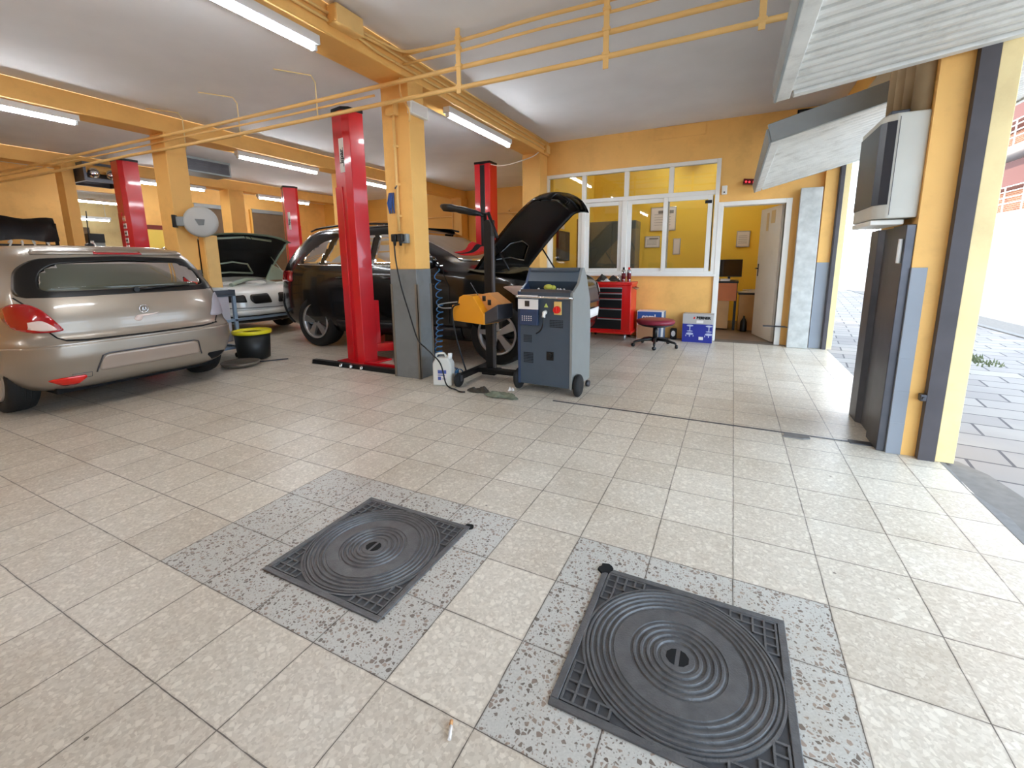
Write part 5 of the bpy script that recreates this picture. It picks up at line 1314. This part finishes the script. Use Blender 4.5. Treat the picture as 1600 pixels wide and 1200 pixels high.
# roof edge with third brake lamp
sp = obj('roof_spoiler', CC.patch(rounded([(-.56, 1.292), (.56, 1.292), (.53, 1.33), (-.53, 1.33)], .015), 'B', .0, .014, step=.03), m_clio, clio)
obj('brake_lamp', CC.patch(rounded([(-.18, 1.296), (.18, 1.296), (.175, 1.322), (-.175, 1.322)], .006), 'B', .0135, .006, step=.03), m_lens, sp)
# aerial
b = B(); b.ball((.10, .03, 1.39), .035, 10, (1.4, 1, .6)); b.tube([(.10, .03, 1.39), (.085, .03, 1.52), (.06, .03, 1.70)], [.008, .005, .004], 6); obj('aerial', b, m_black, clio)
# wiper
b = B(); q = [(0.30, 1.0), (.1, 1.005), (-.15, 1.0), (-.35, .985)]
b.tube([(CC.xs(y, z)-.018, y, z) for y, z in ((-.02, .985), (-.15, .995), (-.38, 1.0))], [.012, .008, .005], 8); b.tube([(CC.xs(y, z)-.012, y, z) for y, z in ((-.10, 1.0), (-.25, 1.005), (-.45, 1.0))], .006, 6); b.cyl((CC.xs(0, .985)-.03, 0, .985), (CC.xs(0, .985)+.0, 0, .985), .022, n=14); obj('rear_wiper', b, m_black, clio)
# hatch panel gap
gap = [(.735, .96), (.70, .90), (.675, .80), (.64, .70), (.60, .64), (.56, .618), (.45, .608), (0, .603), (-.45, .608), (-.56, .618), (-.60, .64), (-.64, .70), (-.675, .80), (-.70, .90), (-.735, .96)]
obj('hatch_gap', CC.patch(band(gap, .010), 'B', .0015, .002, step=.05), m_dark, clio)
# bumper: slightly proud skin over the rear
bp = rounded([(-.835, .205), (.835, .205), (.848, .40), (.85, .575), (.62, .585), (-.62, .585), (-.85, .575), (-.848, .40)], .02)
obj('rear_bumper', CC.patch(bp, 'B', .0, .008, step=.02), m_clio, clio)
rc = rounded([(-.40, .335), (.40, .335), (.36, .47), (-.36, .47)], .05)
obj('plate_recess', CC.patch(rc, 'B', .009, .003, step=.02), m_cliod, clio, label='flatter number plate recess without a plate')  # lighter copy of the body paint imitates how light falls in the recess
obj('recess_edge_shade', CC.patch(band([(-.41, .33), (-.37, .468), (-.33, .482), (.33, .482), (.37, .468), (.41, .33)], .011), 'B', .011, .003, step=.02), m_steel, clio)  # dark band painted as the shade along the edge of the indent
obj('tow_cover', CC.patch(band([(.44, .30), (.44, .34), (.56, .34), (.56, .30), (.44, .30)], .004), 'B', .010, .002, step=.02), m_steel, clio)
for sg in (1, -1):
    rf = rounded([(sg*.53, .245), (sg*.60, .25), (sg*.69, .31), (sg*.62, .322), (sg*.48, .325), (sg*.47, .305)], .02)
    if sg > 0: obj('rear_reflector', CC.patch(rf, 'B', .011, .006, step=.02), m_lensr, clio)
    else:
        obj('reflector_hole', CC.patch(rf, 'B', .010, .003, step=.02), m_dark, clio, label='dark hole where a reflector is missing')
# left tail lamp, wraps on to the side
lamp_r = rounded([(.797, .78), (.799, .84), (.785, .89), (.74, .915), (.68, .905), (.635, .86), (.59, .775), (.55, .695), (.62, .685), (.71, .69), (.775, .72)], .02)
tl = obj('tail_lamp', CC.patch(lamp_r, 'B', .004, .012, step=.02), m_lens, clio)
inn = rounded([(.76, .765), (.66, .785), (.625, .755), (.585, .705), (.66, .70), (.73, .72)], .02)
obj('reversing_lens', CC.patch(inn, 'B', .0165, .004, step=.02), m_lensc, tl)
lr = [(-p[0], p[1]) for p in lamp_r][::-1]
obj('lamp_blank', CC.patch(lr, 'B', .004, .006, step=.02), m_primer, clio, label='grey bare panel where the right tail lamp is missing')
# badge (rhombus-like ring) and scraped sticker remains
b = B()
for k in range(24):
    pass
bx = CC.xs(0, .80)
b.lathe([(.030, -.004), (.037, -.004), (.037, .004), (.030, .004)], (bx-.006, 0, .815), 'x', 28, closed=True); b.box(bx-.014, bx-.004, -.018, .018, .803, .809); b.box(bx-.014, bx-.004, -.016, -.008, .80, .83); b.box(bx-.014, bx-.004, .006, .014, .80, .83)
obj('badge', b, m_chrome, clio)
obj('badge_scar', CC.patch(rounded([(.09, .735), (.06, .765), (-.05, .77), (-.12, .775), (-.06, .755), (.02, .75), (.03, .72), (.06, .71)], .01), 'B', .002, .002), m_lensc, clio, label='pale scraped patch below the badge')
for x in (0, 2.58):
    for y in (.735, -.735): wheel(clio, x, y, .305, .20, .20, 8, m_alu, rot=.3)
seat(clio, .62, .38, .42, m_seat); seat(clio, .62, -.38, .42, m_seat); seat(clio, 1.45, .40, .40, m_seat); seat(clio, 1.45, -.40, .40, m_seat)
b = B(); b.ball((-.05, .47, 1.02), .085, 16, (.8, 1.15, .8)); obj('soft_cushion', b, m_ygreen, clio, label='pale green cushion behind the rear glass')
b = B(); b.box(-.42, .45, -.60, .60, .86, .90, .01); obj('parcel_shelf', b, m_seat, clio)
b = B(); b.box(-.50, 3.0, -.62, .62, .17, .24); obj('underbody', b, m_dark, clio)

# ---- black SUV on the near lift
suv = thing('suv_car', 'black off-road estate car with raised bonnet behind the near orange pillar', 'car', (-5.47, 3.66, 0))
sl = [(.24, -.78, 3.60, .84), (.33, -.96, 3.76, .915), (.45, -1.03, 3.82, .945), (.62, -1.07, 3.84, .955), (.80, -1.06, 3.82, .960), (.95, -1.03, 3.75, .955), (1.05, -1.01, 3.50, .948),
      (1.11, -.99, 2.75, .935), (1.17, -.965, 2.55, .915), (1.28, -.89, 2.36, .875), (1.42, -.78, 2.02, .815), (1.55, -.61, 1.70, .765), (1.64, -.47, 1.45, .72), (1.70, -.25, 1.15, .63)]
SC = Car(sl, 1.4, 4.8, .04)
body = obj('body', SC.shell(L=48), m_suv, suv)
cv = SC.shell(off=.06, z0=.60, z1=1.655, xlim=(-.9, 2.35), crown=False, L=24); boolean(body, cutter(cv, m_dark))
arches(body, (0, 3.0), .37, .955, m_dark)
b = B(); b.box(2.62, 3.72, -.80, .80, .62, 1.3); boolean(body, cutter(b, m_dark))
w1 = rounded([(-.24, 1.20), (.16, 1.185), (.30, 1.53), (.14, 1.50), (-.04, 1.42), (-.21, 1.28)], .04)
w2 = rounded([(.24, 1.185), (1.10, 1.17), (1.10, 1.56), (.42, 1.56)], .03)
w3 = rounded([(1.18, 1.17), (2.20, 1.165), (1.90, 1.40), (1.62, 1.555), (1.18, 1.565)], .03)
for q in (w1, w2, w3): prism_cut(body, q, 'y', -1.1, 1.1, m_black)
ws = rounded([(-.72, 1.20), (.72, 1.20), (.60, 1.60), (-.60, 1.60)], .05); prism_cut(body, ws, 'x', 1.6, 3.0, m_black)
rw = rounded([(-.58, 1.20), (.58, 1.20), (.50, 1.52), (-.50, 1.52)], .05); prism_cut(body, rw, 'x', -1.2, -.30, m_black)
body.data.set_sharp_from_angle(angle=math.radians(35))
m_suv_glass = glass('suv_glass', (.22, .24, .22), .0); m_q_glass = glass('suv_quarter_glass', (.75, .78, .68), .0)
m_clear_glass = glass('suv_windscreen_glass', (.60, .64, .60), .0)
for wh in 'LR':
    for q in (w1, w2, w3): obj('side_window', SC.patch(q, wh, -.004, .004), m_q_glass if q is w1 else m_suv_glass, suv)
    tr = SC.patch(band([(-.36, 1.188), (.2, 1.172), (1.1, 1.158), (2.25, 1.152)], .012), wh, .002, .006, step=.08); obj('chrome_strip', tr, m_chrome, suv)
    obj('door_gap', SC.patch(band([(1.14, 1.17), (1.16, .9), (1.16, .42)], .008), wh, .0015, .002), m_dark, suv)
    obj('door_gap', SC.patch(band([(2.25, 1.15), (2.38, .9), (2.36, .46)], .008), wh, .0015, .002), m_dark, suv)
    obj('sill_trim', SC.patch(rounded([(.45, .26), (2.52, .26), (2.52, .42), (.45, .42)], .02), wh, .008, .01, step=.1), m_suvm, suv)
    for hx in (.62, 1.45):
        yy_ = SC.ys(hx, 1.0)*(1 if wh == 'L' else -1); sg = 1 if wh == 'L' else -1
        b = B(); b.tube([(hx-.09, yy_, 1.0), (hx-.07, yy_+sg*.035, 1.003), (hx+.07, yy_+sg*.035, 1.003), (hx+.09, yy_, 1.0)], .011, 8); obj('door_handle', b, m_suv, suv)
    sg = 1 if wh == 'L' else -1
    b = B(); pts = []
    for i in range(15):
        x = -.25+1.75*i/14; k = math.sin(PI*i/14)**.35; pts.append((x, sg*(.655), 1.665+.045*k+.02*math.sin(PI*i/14)))
    b.tube(pts, .014, 8); obj('roof_rail', b, m_blackm, suv)
    # arch lips
    for ax in ():
        pa = [(ax+.435*math.cos(a), .37+.435*math.sin(a)) for a in [PI*(-.03+1.06*i/20) for i in range(21)]]
        obj('arch_trim', SC.patch(band(pa, .05), wh, .006, .012, step=.08), m_suvm, suv)
    b = B(); sgm = sg; yy_ = SC.ys(2.15, 1.15)
    b.ball((2.18, sg*(yy_+.14), 1.20), .10, 14, (.6, 1.15, .8)); b.cyl((2.2, sg*(yy_-.02), 1.13), (2.2, sg*(yy_+.08), 1.17), .025); obj('door_mirror', b, m_suv, suv)
    # tail lamps
    tl = rounded([(-.99, .93), (-.82, .95), (-.78, 1.02), (-.93, 1.10), (-.985, 1.09)], .02)
    obj('tail_lamp', SC.patch([(p[0]+.02, p[1]) for p in tl], wh, .008, .008, step=.03), m_lens, suv)
    obj('rear_lamp', SC.patch(rounded([(sg*.60, .93), (sg*.90, .93), (sg*.88, 1.10), (sg*.66, 1.08)], .03), 'B', .008, .008), m_lens, suv)
    obj('headlamp', SC.patch(rounded([(sg*.45, .78), (sg*.90, .80), (sg*.92, .93), (sg*.50, .90)], .03), 'F', .008, .008), m_lensc, suv)
    obj('side_marker', SC.patch(rounded([(3.45, .80), (3.70, .82), (3.66, .93), (3.40, .92)], .03), wh, .006, .008), m_lensc, suv)
obj('windscreen', SC.patch(ws, 'F', -.004, .004), m_clear_glass, suv)
obj('rear_window', SC.patch(rw, 'B', -.004, .004), m_suv_glass, suv)
obj('rear_bumper', SC.patch(rounded([(-.80, .30), (.80, .30), (.80, .66), (-.80, .66)], .05), 'B', .004, .012, step=.04), m_suvm, suv)
obj('number_plate', SC.patch(rounded([(-.26, .50), (.26, .50), (.26, .61), (-.26, .61)], .01), 'F', .02, .01), m_label, suv)
obj('grille', SC.patch(rounded([(-.32, .68), (.32, .68), (.30, .88), (-.30, .88)], .03), 'F', .008, .01), m_steel, suv)
for x in (0, 3.0):
    for y in (.81, -.81): wheel(suv, x, y, .37, .255, .245, 5, m_alu, rot=.45, twin=False)
for x in (.85, 1.75):
    for y in (.40, -.40): seat(suv, x, y, .55, m_seat)
b = B(); b.box(2.05, 2.45, -.72, .72, .92, 1.12, .04); obj('dashboard', b, m_seat, suv)
b = B(); b.lathe([(.17, -.014), (.185, 0), (.17, .014), (.155, 0)], (1.98, .38, 1.12), 'x', 28, closed=True); obj('steering_wheel', b, m_black, suv)
b = B(); V = []
b.box(1.95, 2.36, -.55, .20, 1.13, 1.15, .004, mat=Matrix.Translation((0, 0, 0))); obj('dash_paper', b, m_label, suv, label='bright paper lying on the dashboard')
# engine bay
b = B(); b.box(2.75, 3.30, -.36, .36, .66, .96, .05, 3); b.box(2.80, 3.2, .42, .72, .66, .98, .03); obj('engine_block', b, m_black, suv)
b = B(); b.cyl((2.9, -.55, .7), (2.9, -.55, 1.0), .11); b.cyl((2.9, -.55, 1.0), (2.9, -.55, 1.03), .07); b.tube(smooth_pts([(3.3, -.5, .95), (3.0, -.2, 1.05), (2.8, .3, 1.0)], 6), .03, 8); obj('strut_tower', b, m_steel, suv)
b = B(); b.ball((3.05, -.15, 1.02), .14, 16, (1.5, 1.3, .5)); b.ball((2.95, .25, 1.03), .12, 14, (1.3, 1.2, .5)); obj('air_duct', b, m_tan, suv, label='tan plastic engine cover')
def cloth_over(x0, x1, y0, y1, zf, drop, name, mat, parent, nx=26, ny=16, seed=4, label=None):
    random.seed(seed); ph = [random.uniform(0, 6) for _ in range(4)]; b = B(); V = []
    for i in range(nx+1):
        for j in range(ny+1):
            u = i/nx; v = j/ny; x = x0+(x1-x0)*u; y = y0+(y1-y0)*v
            z = zf+.02*math.sin(7*u+ph[0]+3*v)+.014*math.cos(13*u+ph[1])*math.sin(5*v+ph[2])
            z -= drop*max(0, 1-v*3)**1.5
            V.append((x, y, z))
    F = [(i*(ny+1)+j, (i+1)*(ny+1)+j, (i+1)*(ny+1)+j+1, i*(ny+1)+j+1) for i in range(nx) for j in range(ny)]
    b._fin(V, F, True); bmesh.ops.solidify(b.bm, geom=b.bm.faces[:], thickness=.006)
    return obj(name, b, mat, parent, label)
cloth_over(2.60, 3.55, -.93, -.50, 1.10, .02, 'wing_cover', m_olive, suv, label='olive cloth laid over the wing')
# bonnet: raised about the cowl
def bonnet(car, hx, hz, L, w0, w1, ang, matT, matU, name='bonnet', bulge=.10, lip=.10):
    mt = Matrix.Translation((hx, 0, hz)) @ Matrix.Rotation(-ang, 4, 'Y')
    nu, nv = 26, 20
    def S(u, v, low=0.):
        y = (w0+(w1-w0)*u**2)*v*(1-.10*max(0, u-.75)*4*abs(v)**2)
        z = bulge*math.sin(PI*min(1, u*.62+.0))*(1-.35*v*v)-.06*abs(v)**4 - lip*max(0, (u-.82)/.18)**2
        x = L*u-(.10*abs(v)**2.5*u)
        return (x, y, z-low)
    b = B(); V = [tuple(mt @ Vector(S(i/nu, j/nv*2-1))) for i in range(nu+1) for j in range(nv+1)]
    F = [(i*(nv+1)+j, (i+1)*(nv+1)+j, (i+1)*(nv+1)+j+1, i*(nv+1)+j+1) for i in range(nu) for j in range(nv)]
    b._fin(V, F, True); bmesh.ops.solidify(b.bm, geom=b.bm.faces[:], thickness=.012); o = obj(name, b, matT, car, label='raised bonnet')
    # underside: framed liner
    b = B(); V = []
    for i in range(nu+1):
        for j in range(nv+1):
            u = .03+.90*i/nu; v = (j/nv*2-1)*.93; inner = max(0, min(1, (min(u-.08, .86-u, .80-abs(v)))*14))
            V.append(tuple(mt @ Vector(S(u, v, .030-.018*inner+.006*inner*math.sin(u*20)))))
    b._fin(V, F, True); bmesh.ops.solidify(b.bm, geom=b.bm.faces[:], thickness=.008); obj('bonnet_liner', b, matU, o)
    def rib(pts, r):
        b = B(); b.tube([mt @ Vector(S(u, v, .045)) for u, v in pts], r, 8); obj('bonnet_rib', b, matT, o)
    rib([(.12, -.55), (.14, 0), (.12, .55)], .018); rib([(.12, -.55), (.30, -.35), (.34, 0), (.30, .35), (.12, .55)], .016); rib([(.84, -.6), (.86, 0), (.84, .6)], .022)
    for v_ in (-.05, .05):
        b = B(); b.tube([mt @ Vector(S(.93, v_, .05)), mt @ Vector(S(.93, v_, .13)), mt @ Vector(S(.90, v_, .15))], .007, 6); obj('latch_hook', b, m_black, o)
    return o, mt, S
o_, mt_, S_ = bonnet(suv, 2.58, 1.13, 1.32, .80, .80, math.radians(40), m_suv, m_black, bulge=.17, lip=.14)
for sg in (-1, 1):
    b = B(); b.tube([mt_ @ Vector(S_(.32, sg*.88, .05)), (3.12, sg*.74, 1.02)], .011, 8); obj('gas_strut', b, m_black, suv)
b = B(); b.box(2.42, 2.62, -.78, .78, 1.06, 1.10, .01); obj('cowl', b, m_black, suv)
b = B(); b.tube([(2.58, -.6, 1.12), (2.50, -.2, 1.17), (2.42, .25, 1.22)], .010, 6); b.tube([(2.58, .15, 1.12), (2.50, .4, 1.17), (2.44, .7, 1.2)], .010, 6); obj('wiper', b, m_black, suv)
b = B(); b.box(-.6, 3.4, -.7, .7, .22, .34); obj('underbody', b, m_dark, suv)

# ---- white car on the far lift
wc = thing('white_car', 'white car with raised dark bonnet between the two far lift posts', 'car', (-10.75, 3.31, 0))
sl = [(.22, -.70, 3.45, .80), (.32, -.82, 3.58, .86), (.45, -.88, 3.62, .885), (.60, -.90, 3.61, .895), (.72, -.90, 3.56, .895), (.82, -.88, 3.42, .89), (.90, -.85, 2.6, .875), (.97, -.80, 2.35, .85),
      (1.12, -.55, 2.0, .77), (1.26, -.20, 1.65, .70), (1.36, .10, 1.35, .62), (1.40, .35, 1.1, .52)]
WC = Car(sl, 1.3, 4.2, .03)
body = obj('body', WC.shell(L=36, N=96), m_wcar, wc)
arches(body, (0, 2.76), .32, .89, m_dark)
b = B(); b.box(2.45, 3.36, -.74, .74, .50, 1.1); boolean(body, cutter(b, m_dark))
body.data.set_sharp_from_angle(angle=math.radians(35))
obj('windscreen', WC.patch(rounded([(-.66, 1.0), (.66, 1.0), (.54, 1.33), (-.54, 1.33)], .05), 'F', .004, .004), m_screen, wc)
for wh in 'LR': obj('side_window', WC.patch(rounded([(-.30, .99), (2.1, .97), (1.6, 1.28), (.1, 1.30)], .05), wh, .004, .004, step=.08), m_screen, wc)
for sg in (-1, 1):
    obj('grille', WC.patch(rounded([(sg*.06, .55), (sg*.36, .55), (sg*.42, .62), (sg*.40, .70), (sg*.10, .71)], .03), 'F', .010, .012), m_black, wc)
    obj('headlamp', WC.patch(rounded([(sg*.47, .58), (sg*.84, .60), (sg*.86, .69), (sg*.48, .70)], .02), 'F', .010, .010), m_blackm, wc)
obj('lower_intake', WC.patch(rounded([(-.62, .25), (.62, .25), (.72, .36), (-.72, .36)], .02), 'F', .010, .012), m_black, wc)
obj('front_lip', WC.patch(rounded([(-.75, .38), (.75, .38), (.60, .45), (-.60, .45)], .01), 'F', .03, .03), m_wcar, wc)
obj('bumper_crease', WC.patch(band([(-.80, .50), (-.45, .49), (0, .475), (.45, .49), (.80, .50)], .010), 'F', .010, .006), m_steel, wc)
b = B(); b.box(3.58, 3.64, -.80, .80, .30, .345, .01); obj('lower_bar', b, m_trol, wc, label='blue grey bar below the bumper')
for x in (0, 2.76):
    for y in (.76, -.76): wheel(wc, x, y, .32, .21, .215, 5, m_alu, rot=.2)
b = B(); b.box(2.55, 3.1, -.35, .35, .55, .82, .04); b.box(2.5, 2.9, .4, .68, .55, .80, .02); obj('engine_block', b, m_black, wc)
b = B(); b.ball((3.0, .1, .86), .12, 14, (1, 1.6, .5)); b.ball((2.9, -.35, .84), .12, 14, (1, 1.3, .6)); b.ball((3.2, .45, .84), .09, 12, (1, 1.4, .5)); obj('air_intake', b, m_galv, wc)
b = B(); b.cyl((2.7, -.55, .7), (2.7, -.55, .93), .09); b.tube(smooth_pts([(3.25, -.5, .86), (3.0, -.1, .93), (2.7, .3, .9)], 6), .035, 8); obj('strut_tower', b, m_silver, wc)
o2, mt2, S2 = bonnet(wc, 2.30, .96, 1.12, .82, .92, math.radians(42), m_silver, m_black, bulge=.14, lip=.10)
b = B(); b.tube([mt2 @ Vector(S2(.5, .8, .04)), (3.2, .7, .82)], .008, 6); obj('bonnet_prop', b, m_silver, wc)
b = B(); b.prism([(-.78, .0), (-.72, .33), (-.30, .12), (-.30, .0)], 'x', -.012, .012, mat=Matrix.Translation((2.6, 1.35, .90)) @ Matrix.Rotation(.5, 4, 'Y')); obj('loose_panel', b, m_silver, wc)
b = B(); b.box(-.5, 3.2, -.62, .62, .20, .30); obj('underbody', b, m_dark, wc)

# ------------------------------------------------------------------ opposite side of the street
def facade(name, label, x, y0, y1, h, mat, base, bays, floors, z0, fh, slab_mat, rail=True, screen=False):
    t = thing(name, label, 'building', (x, (y0+y1)/2, 0))
    b = B(); b.box(x, x+6, y0, y1, z0, h); obj('wall', b, mat, t, world=True)
    b = B(); b.box(x-.02, x+6, y0, y1, -.05, z0); obj('ground_floor', b, base, t, world=True)
    w = (y1-y0)/bays
    for k in range(bays):
        yc = y0+w*(k+.5)
        b = B(); b.box(x-.05, x, yc-w*.28, yc+w*.28, .1, z0-.5, .01); fo = obj('shop_shutter', b, m_fac2, t, world=True)
        for f in range(floors):
            z = z0+.15+f*fh
            b = B(); b.box(x-.03, x+.02, yc-.55, yc+.55, z+.1, z+1.75); wn = obj('window', b, m_winb, t, world=True)
            b = B(); fr_ = [(yc-.60, yc-.55, z+.1, z+1.75), (yc+.55, yc+.60, z+.1, z+1.75), (yc-.60, yc+.60, z+1.75, z+1.82), (yc-.02, yc+.02, z+.1, z+1.75)]
            for a_, c_, d_, e_ in fr_: b.box(x-.05, x-.02, a_, c_, d_, e_)
            obj('window_frame', b, m_white, wn, world=True)
    for f in range(floors):
        z = z0+f*fh
        b = B(); b.box(x-1.1, x, y0+.3, y1-.3, z, z+.16, .01); bl = obj('balcony_slab', b, slab_mat, t, world=True)
        if rail:
            b = B()
            for zz_ in (.45, .65, .85, 1.02): b.box(x-1.08, x-1.05, y0+.3, y1-.3, z+zz_, z+zz_+.025)
            yy_ = y0+.3
            while yy_ < y1-.3: b.box(x-1.08, x-1.05, yy_, yy_+.03, z+.16, z+1.04); yy_ += 1.2
            obj('balcony_railing', b, m_white, bl, world=True)
        if screen:
            b = B(); b.box(x-.9, x-.05, y0+2, y1-2, z+1.1, z+1.95); obj('awning', b, m_redbrn, bl, world=True)
    return t
facade('apartment_building', 'orange brick building with white balconies across the street at the right edge', 9.4, 12, 34, 15, m_brick, m_fac, 6, 4, 2.55, 2.25, m_fac, True, True)
facade('apartment_building', 'white rendered building far down the street beyond the far opening', 9.4, 36, 62, 16, m_fac, m_fac, 8, 5, 2.8, 2.7, m_fac, True, False)
facade('apartment_building', 'pale building closing the far end of the street', 9.6, 64, 90, 15, m_fac2, m_fac, 8, 4, 2.8, 2.8, m_fac, False, False)
t = thing('apartment_building', 'pale end wall of the street in the far distance', 'building', (5, 100, 0))
b = B(); b.box(-8, 12, 98, 104, 0, 14); obj('wall', b, m_fac, t, world=True)
for f in range(4):
    for k in range(6):
        b = B(); b.box(-6+3*k, -4.8+3*k, 97.95, 98.0, 3+2.7*f, 4.6+2.7*f); obj('window', b, m_winb, t, world=True)
b = B(); random.seed(8)
for k in range(160):
    a = random.uniform(0, 2*PI); r_ = random.uniform(0, .45); x = 2.55+r_*math.cos(a)*.5; y = 5.4+r_*math.sin(a)
    h = random.uniform(-.01, .03); w_ = .01; dx = random.uniform(-.03, .03)
    b._fin([(x-w_, y, -.03), (x+w_, y, -.03), (x+dx, y+dx, h)], [(0, 1, 2)])
g = single('street_weeds', b, m_green, 'small patch of green weeds growing between the street pavers', 'weeds'); g['kind'] = 'stuff'

# ------------------------------------------------------------------ light
sun = bpy.data.lights.new('sun', 'SUN'); sun.energy = 18; sun.angle = math.radians(.6); sun.color = (1, .98, .95)
so = bpy.data.objects.new('sun', sun); COL.objects.link(so)
dvec = Vector((math.cos(math.radians(69))*.96, -.06, -math.sin(math.radians(69))))
so.rotation_euler = dvec.to_track_quat('-Z', 'Y').to_euler()
W = bpy.data.worlds.new('world'); S.world = W; W.use_nodes = True
bg = W.node_tree.nodes['Background']; bg.inputs[0].default_value = (.66, .82, 1.0, 1); bg.inputs[1].default_value = 5.2

# ------------------------------------------------------------------ camera
cam = bpy.data.cameras.new('camera'); co = bpy.data.objects.new('camera', cam); COL.objects.link(co); S.camera = co
cam.sensor_width = 36; cam.lens = 690.2685765/1600*36; cam.shift_x = (800-794.85005)/1600; cam.shift_y = (529.019-600)/1600
cam.clip_start = .05; cam.clip_end = 400
R = Matrix(((0.8938769228710073, 0.44817816926735604, -0.010971570116459314), (0.06720820594510936, -0.1581607945996069, -0.9851234542458426), (-0.44324609847386026, 0.8798417423854031, -0.17149753509575255)))
right, down, fwd = R[0], R[1], R[2]
mw = Matrix(((right[0], -down[0], -fwd[0], -.26231294*.3), (right[1], -down[1], -fwd[1], -5.69966754*.3), (right[2], -down[2], -fwd[2], 3.98153784*.3), (0, 0, 0, 1)))
co.matrix_world = mw
S.view_settings.view_transform = 'Standard'; S.view_settings.look = 'None'; S.view_settings.gamma = 1; S.view_settings.exposure = .42; S.view_settings.use_curve_mapping = False
S.cycles.max_bounces = 10; S.cycles.diffuse_bounces = 5; S.cycles.transparent_max_bounces = 16; S.cycles.sample_clamp_indirect = 8
